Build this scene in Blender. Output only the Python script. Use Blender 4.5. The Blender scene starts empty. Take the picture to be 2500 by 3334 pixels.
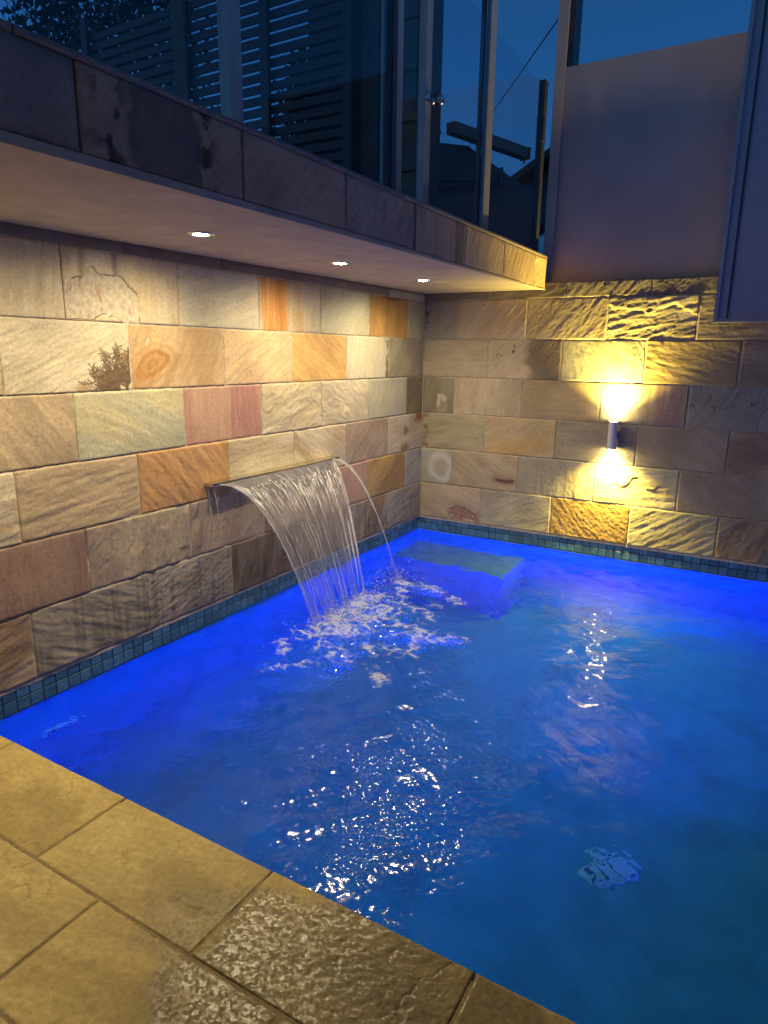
import bpy, bmesh, math, random
import numpy as np
from mathutils import Vector, Matrix

S = bpy.context.scene
COL = S.collection
PI = math.pi

# ------------------------------------------------------------------ camera, sky, exposure
cam_d = bpy.data.cameras.new("camera")
cam = bpy.data.objects.new("camera", cam_d)
COL.objects.link(cam)
Rm = ((0.8629, -0.4891, -0.1273), (0.5053, 0.8413, 0.1923), (0.0130, -0.2303, 0.9730))
right = Vector((Rm[0][0], Rm[1][0], Rm[2][0])).normalized()
fwd = Vector((Rm[0][1], Rm[1][1], Rm[2][1])).normalized()
up = right.cross(fwd)
M = Matrix((right, up, -fwd)).transposed().to_4x4()
M.translation = Vector((2.60638, -5.10668, 1.46967))
cam.matrix_world = M
cam_d.sensor_fit = 'HORIZONTAL'
cam_d.sensor_width = 36.0
cam_d.lens = 2174.03 / 2500 * 36.0
cam_d.clip_start = 0.02
cam_d.clip_end = 600
S.camera = cam

W = bpy.data.worlds.new("World")
S.world = W
W.use_nodes = True
wn = W.node_tree
bg = wn.nodes['Background']
sky = wn.nodes.new('ShaderNodeTexSky')
sky.sky_type = 'NISHITA'
sky.sun_disc = False
sky.sun_elevation = math.radians(7.0)
sky.sun_rotation = math.radians(250)
sky.altitude = 0
sky.air_density = 1.0
sky.dust_density = 0.3
sky.ozone_density = 7.0
wn.links.new(sky.outputs[0], bg.inputs[0])
bg.inputs[1].default_value = 0.135

S.view_settings.view_transform = 'Standard'
S.view_settings.look = 'None'
S.view_settings.gamma = 1
S.view_settings.exposure = 0
S.view_settings.use_curve_mapping = False
S.render.engine = 'CYCLES'
cy = S.cycles
cy.max_bounces = 10
cy.diffuse_bounces = 4
cy.glossy_bounces = 4
cy.transmission_bounces = 8
cy.transparent_max_bounces = 16
cy.caustics_reflective = True
cy.caustics_refractive = True
cy.sample_clamp_indirect = 3.0
cy.blur_glossy = 0.3
cy.use_denoising = True
try:
    cy.denoiser = 'OPENIMAGEDENOISE'
except Exception:
    pass

WATER_Z = -0.035


# ------------------------------------------------------------------ helpers
def tag(o, label=None, cat=None, group=None, kind=None):
    if label: o['label'] = label
    if cat: o['category'] = cat
    if group: o['group'] = group
    if kind: o['kind'] = kind
    return o


def empty(name, loc=(0, 0, 0), rot=(0, 0, 0)):
    o = bpy.data.objects.new(name, None)
    o.location = loc
    o.rotation_euler = rot
    o.empty_display_size = 0.1
    COL.objects.link(o)
    return o


def link(name, me, mat=None, parent=None, loc=(0, 0, 0), rot=(0, 0, 0)):
    if mat is not None and not me.materials:
        me.materials.append(mat)
    o = bpy.data.objects.new(name, me)
    COL.objects.link(o)
    o.location = loc
    o.rotation_euler = rot
    if parent is not None:
        o.parent = parent
    return o


def bm_obj(name, bm, mat=None, parent=None, smooth=False, loc=(0, 0, 0), rot=(0, 0, 0), bevel=0):
    if bevel:
        bmesh.ops.bevel(bm, geom=[e for e in bm.edges if len(e.link_faces) == 2 and e.calc_face_angle(0) > 0.5],
                        offset=bevel, segments=2, profile=0.5, affect='EDGES')
    me = bpy.data.meshes.new(name)
    bm.to_mesh(me)
    bm.free()
    if smooth:
        me.polygons.foreach_set('use_smooth', [True] * len(me.polygons))
    return link(name, me, mat, parent, loc, rot)


def add_box(bm, lo, hi):
    vs = [bm.verts.new((x, y, z)) for x in (lo[0], hi[0]) for y in (lo[1], hi[1]) for z in (lo[2], hi[2])]
    for q in ((0, 1, 3, 2), (4, 6, 7, 5), (0, 4, 5, 1), (2, 3, 7, 6), (0, 2, 6, 4), (1, 5, 7, 3)):
        bm.faces.new([vs[i] for i in q])


def box(name, lo, hi, mat, parent=None, bevel=0, loc=(0, 0, 0), rot=(0, 0, 0)):
    bm = bmesh.new()
    add_box(bm, lo, hi)
    return bm_obj(name, bm, mat, parent, bevel=bevel, loc=loc, rot=rot)


def add_lathe(bm, prof, seg=32, axis='Z', org=(0, 0, 0)):
    rings = []
    for r, h in prof:
        ring = []
        for k in range(seg):
            a = 2 * PI * k / seg
            c, s = r * math.cos(a), r * math.sin(a)
            p = {'Z': (c, s, h), 'X': (h, c, s), 'Y': (s, h, c)}[axis]
            ring.append(bm.verts.new((p[0] + org[0], p[1] + org[1], p[2] + org[2])))
        rings.append(ring)
    for a, b in zip(rings, rings[1:]):
        for k in range(seg):
            bm.faces.new((a[k], a[(k + 1) % seg], b[(k + 1) % seg], b[k]))
    for ring, flip in ((rings[0], True), (rings[-1], False)):
        bm.faces.new(list(reversed(ring)) if flip else ring)


def add_tube(bm, pts, rad, seg=8):
    pts = [Vector(p) for p in pts]
    if not hasattr(rad, '__len__'): rad = [rad] * len(pts)
    rings = []
    for i, p in enumerate(pts):
        d = (pts[min(i + 1, len(pts) - 1)] - pts[max(i - 1, 0)]).normalized()
        a = d.cross(Vector((0, 0, 1)))
        if a.length < 1e-4: a = d.cross(Vector((0, 1, 0)))
        a.normalize()
        b = d.cross(a)
        rings.append([bm.verts.new(p + a * (rad[i] * math.cos(2 * PI * k / seg)) + b * (rad[i] * math.sin(2 * PI * k / seg))) for k in range(seg)])
    for r1, r2 in zip(rings, rings[1:]):
        for k in range(seg):
            bm.faces.new((r1[k], r1[(k + 1) % seg], r2[(k + 1) % seg], r2[k]))
    bm.faces.new(list(reversed(rings[0])))
    bm.faces.new(rings[-1])


# ---- numpy noise
def _h(ix, iy, seed):
    n = (ix.astype(np.int64) * 374761393 + iy.astype(np.int64) * 668265263 + seed * 1442695041) & 0x7fffffff
    n = ((n ^ (n >> 13)) * 1274126177) & 0x7fffffff
    n = ((n ^ (n >> 16)) * 1911520717) & 0x7fffffff
    return (n ^ (n >> 15)) / float(0x7fffffff)


def vnoise(x, y, seed):
    ix = np.floor(x); iy = np.floor(y)
    fx = x - ix; fy = y - iy
    fx = fx * fx * fx * (fx * (fx * 6 - 15) + 10)
    fy = fy * fy * fy * (fy * (fy * 6 - 15) + 10)
    a = _h(ix, iy, seed); b = _h(ix + 1, iy, seed); c = _h(ix, iy + 1, seed); d = _h(ix + 1, iy + 1, seed)
    return (a + (b - a) * fx) * (1 - fy) + (c + (d - c) * fx) * fy


def fbm(x, y, seed, octv=4, gain=0.5):
    s = np.zeros_like(x); a = 1.0; t = 0.0
    for o in range(octv):
        s += a * vnoise(x * 2 ** o + 17.3 * o, y * 2 ** o - 9.1 * o, seed + o * 101)
        t += a; a *= gain
    return s / t


def sm(a, b, x):
    t = np.clip((x - a) / (b - a), 0, 1)
    return t * t * (3 - 2 * t)


# ------------------------------------------------------------------ materials
def nmat(name):
    m = bpy.data.materials.new(name)
    m.use_nodes = True
    nt = m.node_tree
    return m, nt, nt.nodes['Principled BSDF'], nt.nodes, nt.links


def mplain(name, col, rough=0.6, metal=0.0, spec=0.5, nscale=0, namt=0.25, bump=0.0, bscale=60):
    m, nt, b, N, L = nmat(name)
    b.inputs['Base Color'].default_value = (*col, 1)
    b.inputs['Roughness'].default_value = rough
    b.inputs['Metallic'].default_value = metal
    b.inputs['Specular IOR Level'].default_value = spec
    tc = N.new('ShaderNodeTexCoord')
    if nscale:
        n = N.new('ShaderNodeTexNoise'); n.inputs['Scale'].default_value = nscale; n.inputs['Detail'].default_value = 6
        L.new(tc.outputs['Object'], n.inputs['Vector'])
        r = N.new('ShaderNodeMapRange'); r.inputs[1].default_value = 0.3; r.inputs[2].default_value = 0.7
        r.inputs[3].default_value = 1 - namt; r.inputs[4].default_value = 1 + namt
        L.new(n.outputs[0], r.inputs[0])
        mx = N.new('ShaderNodeVectorMath'); mx.operation = 'SCALE'
        mx.inputs[0].default_value = col
        L.new(r.outputs[0], mx.inputs['Scale'])
        L.new(mx.outputs[0], b.inputs['Base Color'])
    if bump:
        n2 = N.new('ShaderNodeTexNoise'); n2.inputs['Scale'].default_value = bscale; n2.inputs['Detail'].default_value = 5
        L.new(tc.outputs['Object'], n2.inputs['Vector'])
        bp = N.new('ShaderNodeBump'); bp.inputs['Strength'].default_value = bump; bp.inputs['Distance'].default_value = 0.01
        L.new(n2.outputs[0], bp.inputs['Height']); L.new(bp.outputs[0], b.inputs['Normal'])
    return m


def memit(name, col, strength):
    m, nt, b, N, L = nmat(name)
    b.inputs['Base Color'].default_value = (0.8, 0.8, 0.8, 1)
    b.inputs['Emission Color'].default_value = (*col, 1)
    b.inputs['Emission Strength'].default_value = strength
    return m


def stone_mat():
    m, nt, b, N, L = nmat('sandstone')
    at = N.new('ShaderNodeAttribute'); at.attribute_name = 'Col'
    wt = N.new('ShaderNodeAttribute'); wt.attribute_name = 'Wet'
    geo = N.new('ShaderNodeNewGeometry')
    n = N.new('ShaderNodeTexNoise'); n.inputs['Scale'].default_value = 70; n.inputs['Detail'].default_value = 8; n.inputs['Roughness'].default_value = 0.7
    L.new(geo.outputs['Position'], n.inputs['Vector'])
    r = N.new('ShaderNodeMapRange'); r.inputs[1].default_value = 0.25; r.inputs[2].default_value = 0.75; r.inputs[3].default_value = 0.72; r.inputs[4].default_value = 1.28
    L.new(n.outputs[0], r.inputs[0])
    s1 = N.new('ShaderNodeVectorMath'); s1.operation = 'SCALE'
    L.new(at.outputs['Color'], s1.inputs[0]); L.new(r.outputs[0], s1.inputs['Scale'])
    # water-darkened stone
    wn_ = N.new('ShaderNodeTexNoise'); wn_.inputs['Scale'].default_value = 85; wn_.inputs['Detail'].default_value = 6
    L.new(geo.outputs['Position'], wn_.inputs['Vector'])
    wr = N.new('ShaderNodeMapRange'); wr.inputs[1].default_value = 0.40; wr.inputs[2].default_value = 0.52
    L.new(wn_.outputs[0], wr.inputs[0])
    wm = N.new('ShaderNodeMath'); wm.operation = 'MULTIPLY'
    L.new(wr.outputs[0], wm.inputs[0]); L.new(wt.outputs['Fac'], wm.inputs[1])
    dk = N.new('ShaderNodeMapRange'); dk.inputs[3].default_value = 1.0; dk.inputs[4].default_value = 0.44
    L.new(wt.outputs['Fac'], dk.inputs[0])
    s2 = N.new('ShaderNodeVectorMath'); s2.operation = 'SCALE'
    L.new(s1.outputs[0], s2.inputs[0]); L.new(dk.outputs[0], s2.inputs['Scale'])
    L.new(s2.outputs[0], b.inputs['Base Color'])
    rr = N.new('ShaderNodeMapRange'); rr.inputs[3].default_value = 0.72; rr.inputs[4].default_value = 0.26
    L.new(wm.outputs[0], rr.inputs[0]); L.new(rr.outputs[0], b.inputs['Roughness'])
    b.inputs['Specular IOR Level'].default_value = 0.4
    n2 = N.new('ShaderNodeTexNoise'); n2.inputs['Scale'].default_value = 130; n2.inputs['Detail'].default_value = 6
    L.new(geo.outputs['Position'], n2.inputs['Vector'])
    bp = N.new('ShaderNodeBump'); bp.inputs['Strength'].default_value = 0.45; bp.inputs['Distance'].default_value = 0.004
    ws = N.new('ShaderNodeMapRange'); ws.inputs[3].default_value = 0.45; ws.inputs[4].default_value = 0.13
    L.new(wt.outputs['Fac'], ws.inputs[0]); L.new(ws.outputs[0], bp.inputs['Strength'])
    L.new(n2.outputs[0], bp.inputs['Height']); L.new(bp.outputs[0], b.inputs['Normal'])
    return m


M_STONE = stone_mat()
M_MORTAR = mplain('mortar', (0.46, 0.40, 0.31), 0.9, nscale=40, bump=0.5, bscale=150)
M_RENDER = mplain('render', (0.52, 0.43, 0.30), 0.9, nscale=9, namt=0.14, bump=0.35, bscale=220)
M_WHITE = mplain('painted_render', (0.50, 0.38, 0.33), 0.85, nscale=3, namt=0.09, bump=0.2, bscale=160)
M_WALUM = mplain('white_metal', (0.36, 0.35, 0.36), 0.4, nscale=12, namt=0.05)
M_POST = mplain('brushed_post', (0.40, 0.37, 0.34), 0.42, metal=0.35, nscale=20, namt=0.1)
M_DPOST = mplain('dark_post', (0.045, 0.045, 0.05), 0.5, nscale=20, namt=0.2)
M_CHROME = mplain('steel', (0.62, 0.60, 0.57), 0.22, metal=1.0, nscale=40, namt=0.08)
M_SLAT = mplain('slat_paint', (0.02, 0.02, 0.026), 0.6, nscale=8, namt=0.2)
M_TERR = mplain('paving', (0.10, 0.10, 0.10), 0.9, nscale=6, bump=0.3)
M_HOUSE = mplain('brickwork', (0.06, 0.055, 0.055), 0.9, nscale=10)
M_OLIVE = mplain('olive_render', (0.10, 0.095, 0.075), 0.9, nscale=5)
M_LEAF = mplain('hedge_leaf', (0.035, 0.05, 0.03), 0.7, nscale=30)
M_CAR = mplain('car_paint', (0.03, 0.035, 0.05), 0.25, nscale=3, namt=0.1)
M_CARG = mplain('car_glass', (0.01, 0.012, 0.016), 0.08, nscale=3, namt=0.1)
M_RUB = mplain('rubber', (0.02, 0.02, 0.02), 0.8, nscale=30)
M_WIRE = mplain('cable', (0.015, 0.015, 0.02), 0.7, nscale=30)
M_POOL = mplain('pebble_finish', (0.15, 0.42, 0.56), 0.7, nscale=5, namt=0.16, bump=0.3, bscale=200)
M_PLAST = mplain('pale_plastic', (0.72, 0.76, 0.78), 0.4, nscale=15, namt=0.08)
M_COVER = mplain('cover_plastic', (0.66, 0.74, 0.82), 0.45, nscale=25, namt=0.15)
M_SLOT = mplain('cover_slot', (0.10, 0.16, 0.24), 0.6, nscale=15)
M_DARK = mplain('dark_slot', (0.03, 0.03, 0.04), 0.6, nscale=15)
M_LENS = memit('lit_lens', (1.0, 0.93, 0.72), 140)
M_LENSY = memit('lit_lens_yellow', (1.0, 0.80, 0.32), 450)
M_LENSB = memit('lit_lens_blue', (0.05, 0.2, 1.0), 8)


def tile_mat():
    m, nt, b, N, L = nmat('glazed_tile')
    oi = N.new('ShaderNodeObjectInfo')
    r = N.new('ShaderNodeMapRange'); r.inputs[3].default_value = 0.75; r.inputs[4].default_value = 1.3
    L.new(oi.outputs['Random'], r.inputs[0])
    geo = N.new('ShaderNodeNewGeometry')
    n = N.new('ShaderNodeTexNoise'); n.inputs['Scale'].default_value = 45; n.inputs['Detail'].default_value = 5
    L.new(geo.outputs['Position'], n.inputs['Vector'])
    r2 = N.new('ShaderNodeMapRange'); r2.inputs[1].default_value = 0.3; r2.inputs[2].default_value = 0.7; r2.inputs[3].default_value = 0.8; r2.inputs[4].default_value = 1.2
    L.new(n.outputs[0], r2.inputs[0])
    mu = N.new('ShaderNodeMath'); mu.operation = 'MULTIPLY'
    L.new(r.outputs[0], mu.inputs[0]); L.new(r2.outputs[0], mu.inputs[1])
    s = N.new('ShaderNodeVectorMath'); s.operation = 'SCALE'
    s.inputs[0].default_value = (0.055, 0.14, 0.26)
    L.new(mu.outputs[0], s.inputs['Scale']); L.new(s.outputs[0], b.inputs['Base Color'])
    b.inputs['Roughness'].default_value = 0.25
    bp = N.new('ShaderNodeBump'); bp.inputs['Strength'].default_value = 0.15; bp.inputs['Distance'].default_value = 0.004
    L.new(n.outputs[0], bp.inputs['Height']); L.new(bp.outputs[0], b.inputs['Normal'])
    return m


M_TILE = tile_mat()
M_GROUT = mplain('grout', (0.015, 0.025, 0.035), 0.9, nscale=60)


def glass_mat():
    m, nt, b, N, L = nmat('fence_glass')
    N.remove(b)
    out = N['Material Output']
    fr = N.new('ShaderNodeFresnel'); fr.inputs[0].default_value = 1.45
    tr = N.new('ShaderNodeBsdfTransparent'); tr.inputs[0].default_value = (0.88, 0.92, 0.95, 1)
    gl = N.new('ShaderNodeBsdfGlossy'); gl.inputs['Roughness'].default_value = 0.02
    geo = N.new('ShaderNodeNewGeometry')
    n = N.new('ShaderNodeTexNoise'); n.inputs['Scale'].default_value = 3
    L.new(geo.outputs['Position'], n.inputs['Vector'])
    r = N.new('ShaderNodeMapRange'); r.inputs[3].default_value = 0.0; r.inputs[4].default_value = 0.05
    L.new(n.outputs[0], r.inputs[0]); L.new(r.outputs[0], gl.inputs['Roughness'])
    fi = N.new('ShaderNodeMath'); fi.operation = 'SUBTRACT'; fi.inputs[0].default_value = 1.0
    L.new(geo.outputs['Backfacing'], fi.inputs[1])
    fm = N.new('ShaderNodeMath'); fm.operation = 'MULTIPLY'
    L.new(fr.outputs[0], fm.inputs[0]); L.new(fi.outputs[0], fm.inputs[1])
    mx = N.new('ShaderNodeMixShader')
    L.new(fm.outputs[0], mx.inputs[0]); L.new(tr.outputs[0], mx.inputs[1]); L.new(gl.outputs[0], mx.inputs[2])
    L.new(mx.outputs[0], out.inputs[0])
    return m


M_GLASS = glass_mat()


def water_mat(name, s1, s2, strength, clear, rough=0.0, ior=1.333, tint=(0.93, 0.98, 1.0), stretch=None, below=0.9, gloss=0.03, patchy=False, refr=1.0, aer=0.0):
    """water surface: Fresnel reflection over refraction; from the wet side light from the air comes straight through"""
    m, nt, b, N, L = nmat(name)
    N.remove(b)
    out = N['Material Output']
    geo = N.new('ShaderNodeNewGeometry')
    vec = geo.outputs['Position']
    if stretch:
        mp = N.new('ShaderNodeMapping'); mp.inputs['Scale'].default_value = stretch
        tcn = N.new('ShaderNodeTexCoord')
        L.new(tcn.outputs['UV'], mp.inputs['Vector']); vec = mp.outputs[0]
    n1 = N.new('ShaderNodeTexNoise'); n1.inputs['Scale'].default_value = s1; n1.inputs['Detail'].default_value = 3; n1.inputs['Distortion'].default_value = 0.8
    n2 = N.new('ShaderNodeTexNoise'); n2.inputs['Scale'].default_value = s2; n2.inputs['Detail'].default_value = 2; n2.inputs['Distortion'].default_value = 0.4
    L.new(vec, n1.inputs['Vector']); L.new(vec, n2.inputs['Vector'])
    mu = N.new('ShaderNodeMath'); mu.operation = 'MULTIPLY_ADD'; mu.inputs[1].default_value = s1 / s2 * 1.3
    L.new(n2.outputs[0], mu.inputs[0]); L.new(n1.outputs[0], mu.inputs[2])
    if patchy:   # capillary ripples come in patches
        n3 = N.new('ShaderNodeTexNoise'); n3.inputs['Scale'].default_value = 5.5; n3.inputs['Detail'].default_value = 4; n3.inputs['Distortion'].default_value = 1.2
        L.new(vec, n3.inputs['Vector'])
        r3 = N.new('ShaderNodeMapRange'); r3.inputs[1].default_value = 0.42; r3.inputs[2].default_value = 0.60; r3.inputs[3].default_value = s1 / s2 * 0.6; r3.inputs[4].default_value = s1 / s2 * 2.6
        L.new(n3.outputs[0], r3.inputs[0]); L.new(r3.outputs[0], mu.inputs[1])
    bp = N.new('ShaderNodeBump'); bp.inputs['Strength'].default_value = strength; bp.inputs['Distance'].default_value = 0.01
    L.new(mu.outputs[0], bp.inputs['Height'])
    fr = N.new('ShaderNodeFresnel'); fr.inputs[0].default_value = ior
    L.new(bp.outputs[0], fr.inputs['Normal'])
    rf = N.new('ShaderNodeBsdfRefraction'); rf.inputs['IOR'].default_value = ior; rf.inputs['Roughness'].default_value = rough
    rf.inputs[0].default_value = (*tint, 1)
    bpr = N.new('ShaderNodeBump'); bpr.inputs['Strength'].default_value = strength * refr; bpr.inputs['Distance'].default_value = 0.01
    L.new(n1.outputs[0], bpr.inputs['Height'])
    L.new(bpr.outputs[0], rf.inputs['Normal'])
    tr = N.new('ShaderNodeBsdfTransparent'); tr.inputs[0].default_value = (*tint, 1)
    gl = N.new('ShaderNodeBsdfGlossy'); gl.inputs['Roughness'].default_value = gloss
    L.new(bp.outputs[0], gl.inputs['Normal'])
    m1 = N.new('ShaderNodeMixShader')
    bf = N.new('ShaderNodeMapRange'); bf.inputs[3].default_value = clear; bf.inputs[4].default_value = below
    L.new(geo.outputs['Backfacing'], bf.inputs[0]); L.new(bf.outputs[0], m1.inputs[0])
    fi = N.new('ShaderNodeMath'); fi.operation = 'SUBTRACT'; fi.inputs[0].default_value = 1.0
    L.new(geo.outputs['Backfacing'], fi.inputs[1])
    fm = N.new('ShaderNodeMath'); fm.operation = 'MULTIPLY'
    L.new(fr.outputs[0], fm.inputs[0]); L.new(fi.outputs[0], fm.inputs[1])
    L.new(rf.outputs[0], m1.inputs[1]); L.new(tr.outputs[0], m1.inputs[2])
    mx = N.new('ShaderNodeMixShader')
    L.new(fm.outputs[0], mx.inputs[0]); L.new(m1.outputs[0], mx.inputs[1]); L.new(gl.outputs[0], mx.inputs[2])
    last = mx
    if aer:      # fine air bubbles drawn out into pale streaks
        n4 = N.new('ShaderNodeTexNoise'); n4.inputs['Scale'].default_value = 1.6; n4.inputs['Detail'].default_value = 4
        L.new(vec, n4.inputs['Vector'])
        r4 = N.new('ShaderNodeMapRange'); r4.inputs[1].default_value = 0.38; r4.inputs[2].default_value = 0.72; r4.inputs[3].default_value = aer * 0.12; r4.inputs[4].default_value = aer
        L.new(n4.outputs[0], r4.inputs[0])
        df = N.new('ShaderNodeBsdfDiffuse'); df.inputs[0].default_value = (0.85, 0.86, 0.88, 1)
        tl = N.new('ShaderNodeBsdfTranslucent'); tl.inputs[0].default_value = (0.85, 0.86, 0.88, 1)
        md = N.new('ShaderNodeMixShader'); md.inputs[0].default_value = 0.5
        L.new(df.outputs[0], md.inputs[1]); L.new(tl.outputs[0], md.inputs[2])
        last = N.new('ShaderNodeMixShader')
        L.new(r4.outputs[0], last.inputs[0]); L.new(mx.outputs[0], last.inputs[1]); L.new(md.outputs[0], last.inputs[2])
    L.new(last.outputs[0], out.inputs[0])
    return m


M_WATER = water_mat('pool_water', 34, 60, 0.03, 0.02, tint=(0.40, 0.90, 1.0), below=0.18, gloss=0.085, patchy=True, refr=0.35)
M_SHEET = water_mat('falling_water', 1.0, 3.2, 0.8, 0.82, rough=0.08, tint=(0.98, 0.98, 0.98), stretch=(75, 2.2, 1), below=0.95, gloss=0.1, aer=0.24)


def foam_mat(name='foam', amax=0.85, tr=0.45):
    m, nt, b, N, L = nmat(name)
    N.remove(b)
    geo = N.new('ShaderNodeNewGeometry')
    at = N.new('ShaderNodeAttribute'); at.attribute_name = 'Dens'
    n = N.new('ShaderNodeTexNoise'); n.inputs['Scale'].default_value = 75; n.inputs['Detail'].default_value = 6; n.inputs['Roughness'].default_value = 0.65
    L.new(geo.outputs['Position'], n.inputs['Vector'])
    ad = N.new('ShaderNodeMath'); ad.operation = 'MULTIPLY_ADD'; ad.inputs[1].default_value = 0.55
    L.new(n.outputs[0], ad.inputs[0]); L.new(at.outputs['Fac'], ad.inputs[2])
    r = N.new('ShaderNodeMapRange'); r.inputs[1].default_value = 0.30; r.inputs[2].default_value = 1.05; r.inputs[3].default_value = 0.0; r.inputs[4].default_value = amax
    L.new(ad.outputs[0], r.inputs[0])
    df = N.new('ShaderNodeBsdfDiffuse'); df.inputs[0].default_value = (.70, .74, .86, 1)
    tl = N.new('ShaderNodeBsdfTranslucent'); tl.inputs[0].default_value = (.68, .73, .90, 1)
    md = N.new('ShaderNodeMixShader'); md.inputs[0].default_value = tr
    L.new(df.outputs[0], md.inputs[1]); L.new(tl.outputs[0], md.inputs[2])
    tp = N.new('ShaderNodeBsdfTransparent')
    mx = N.new('ShaderNodeMixShader')
    L.new(r.outputs[0], mx.inputs[0]); L.new(tp.outputs[0], mx.inputs[1]); L.new(md.outputs[0], mx.inputs[2])
    L.new(mx.outputs[0], N['Material Output'].inputs[0])
    return m


M_FOAM = foam_mat()
M_BUBB = mplain('air_bubble', (0.80, 0.80, 0.86), 0.3, nscale=40, namt=.06)
M_DROP = mplain('white_water', (0.78, 0.78, 0.78), 0.12, nscale=50, namt=0.1)

# ------------------------------------------------------------------ stone builder
CR = (.50, .43, .31); TN = (.42, .31, .19); OR = (.47, .245, .085); GO = (.53, .335, .10); PK = (.41, .25, .19)
MV = (.34, .20, .175); GG = (.37, .36, .255); GY = (.34, .31, .265); OL = (.16, .135, .07); BR = (.26, .17, .105)
DB = (.13, .095, .065); BG = (.36, .36, .37); OC = (.44, .29, .10); PC = (.47, .38, .30)
_seed = [11]


def polymask(P, Q, poly):
    ins = np.zeros(P.shape, bool)
    n = len(poly)
    for i in range(n):
        x1, y1 = poly[i]; x2, y2 = poly[(i + 1) % n]
        c = ((y1 > Q) != (y2 > Q)) & (P < (x2 - x1) * (Q - y1) / ((y2 - y1) + 1e-12) + x1)
        ins ^= c
    return ins


def stone(name, frame, u0, u1, v0, v1, spec, parent, res=0.007, gap=0.0024, depth=0.03, fx=None, wet=None, label=None, rnd=0.0024):
    """one block: relief face as a height grid, arrises, and sides running back into the mortar"""
    O, U, V, Nn = [np.array(a, float) for a in frame]
    c1, c2, style, ang, amp = spec
    _seed[0] += 7
    sd = _seed[0]
    rs = np.random.RandomState(sd)
    a0, a1, b0, b1 = u0 + gap, u1 - gap, v0 + gap, v1 - gap
    nu = max(3, int((a1 - a0) / res) + 1); nv = max(3, int((b1 - b0) / res) + 1)
    uu = np.linspace(a0, a1, nu); vv = np.linspace(b0, b1, nv)
    P, Q = np.meshgrid(uu, vv)
    th = math.radians(ang)
    A = P * math.cos(th) + Q * math.sin(th)        # along the bedding
    B = -P * math.sin(th) + Q * math.cos(th)       # across it
    h = (fbm(P * 5, Q * 5, sd, 3) - .5) * .004
    grain = fbm(A * 9, B * 55, sd + 3, 4) - .5
    fine = fbm(A * 45, B * 90, sd + 5, 3) - .5
    if style == 's':
        h += grain * .0034 * amp + fine * .0022
    elif style == 'd':
        h += grain * .005 * amp + fine * .0026
        t = fbm(A * 6, B * 36, sd + 9, 4) * 7
        fr = t - np.floor(t)
        h += (np.floor(t) + sm(.82, 1, fr)) / 7 * .011 * amp
    elif style == 'r':
        wq = fbm(P * 14, Q * 14, sd + 1, 3) - .5
        t = (fbm(A * 4.5 + wq * .8, B * 16 + wq * 1.2, sd + 9, 4)) * 9
        fr = t - np.floor(t)
        h += (np.floor(t) + sm(.86, 1, fr)) / 9 * .026 * amp + grain * .004 * amp + fine * .0026
    elif style == 'c':
        h += fbm(A * 50, B * 100, sd + 4, 4) * .009 * amp + grain * .004 * amp
    h -= h.mean()
    # tilt of each block and chipped arrises
    h += (P - (a0 + a1) / 2) * rs.uniform(-.004, .004) + (Q - (b0 + b1) / 2) * rs.uniform(-.006, .006) + rs.uniform(-.0015, .0015)
    ed = np.minimum(np.minimum(P - a0, a1 - P), np.minimum(Q - b0, b1 - Q))
    chip = fbm(P * 40, Q * 40, sd + 21, 3)
    h -= rnd * np.clip(1 - ed / (.004 + .014 * np.clip(chip - .45, 0, 1)), 0, 1) ** 2
    # colour of the stone itself
    c1 = np.array(c1); c2 = np.array(c2)
    cn = fbm(A * 3.0, B * 12, sd + 31, 5)
    k = sm(.30, .70, cn)[..., None]
    C = c1 * (1 - k) + c2 * k
    blot = fbm(P * 6, Q * 6, sd + 41, 4)
    vein = fbm(A * 7, B * 70, sd + 33, 3)
    C = C * (0.66 + 0.40 * blot + 0.28 * vein)[..., None]
    spk = sm(.72, .82, fbm(P * 50, Q * 50, sd + 51, 2))
    C = C * (1 - .10 * spk)[..., None]
    C = C * (1 + rs.uniform(-.06, .06))
    lum = C.mean(-1, keepdims=True); C = lum + (C - lum) * .90
    if fx:
        h, C = fx(P, Q, h, C, sd)
    Wt = wet(P, Q, sd) if wet else np.zeros_like(P)
    if wet: h = h + (fbm(P * 120, Q * 120, sd + 88, 1) - .5) * .0003 * np.clip(Wt, 0, 1)
    C = np.clip(C, .01, .85)
    cu, cv = (u0 + u1) / 2, (v0 + v1) / 2
    ctr = O + U * cu + V * cv
    X = (P - cu)[..., None] * U + (Q - cv)[..., None] * V + h[..., None] * Nn
    X = X.reshape(-1, 3)
    idx = np.arange(nu * nv).reshape(nv, nu)
    f = np.stack([idx[:-1, :-1], idx[:-1, 1:], idx[1:, 1:], idx[1:, :-1]], -1).reshape(-1, 4)
    rim = np.concatenate([idx[0, :-1], idx[:-1, -1], idx[-1, :0:-1], idx[:0:-1, 0]])
    back = X[rim] - (((X[rim] @ Nn) + depth)[:, None]) * Nn
    nb = len(rim)
    bi = np.arange(nb) + nu * nv
    f2 = np.stack([rim, bi, np.roll(bi, -1), np.roll(rim, -1)], -1)
    verts = np.concatenate([X, back]); faces = np.concatenate([f, f2])
    Cf = C.reshape(-1, 3); Cf = np.concatenate([Cf, Cf[rim] * .85])
    Wf = Wt.reshape(-1); Wf = np.concatenate([Wf, Wf[rim]])
    me = bpy.data.meshes.new(name)
    me.vertices.add(len(verts)); me.vertices.foreach_set('co', verts.ravel())
    me.loops.add(faces.size); me.loops.foreach_set('vertex_index', faces.ravel().astype(np.int32))
    me.polygons.add(len(faces)); me.polygons.foreach_set('loop_start', np.arange(0, faces.size, 4, dtype=np.int32))
    try:
        me.polygons.foreach_set('loop_total', np.full(len(faces), 4, dtype=np.int32))
    except Exception:
        pass
    smf = np.zeros(len(faces), bool); smf[:len(f)] = True
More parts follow.
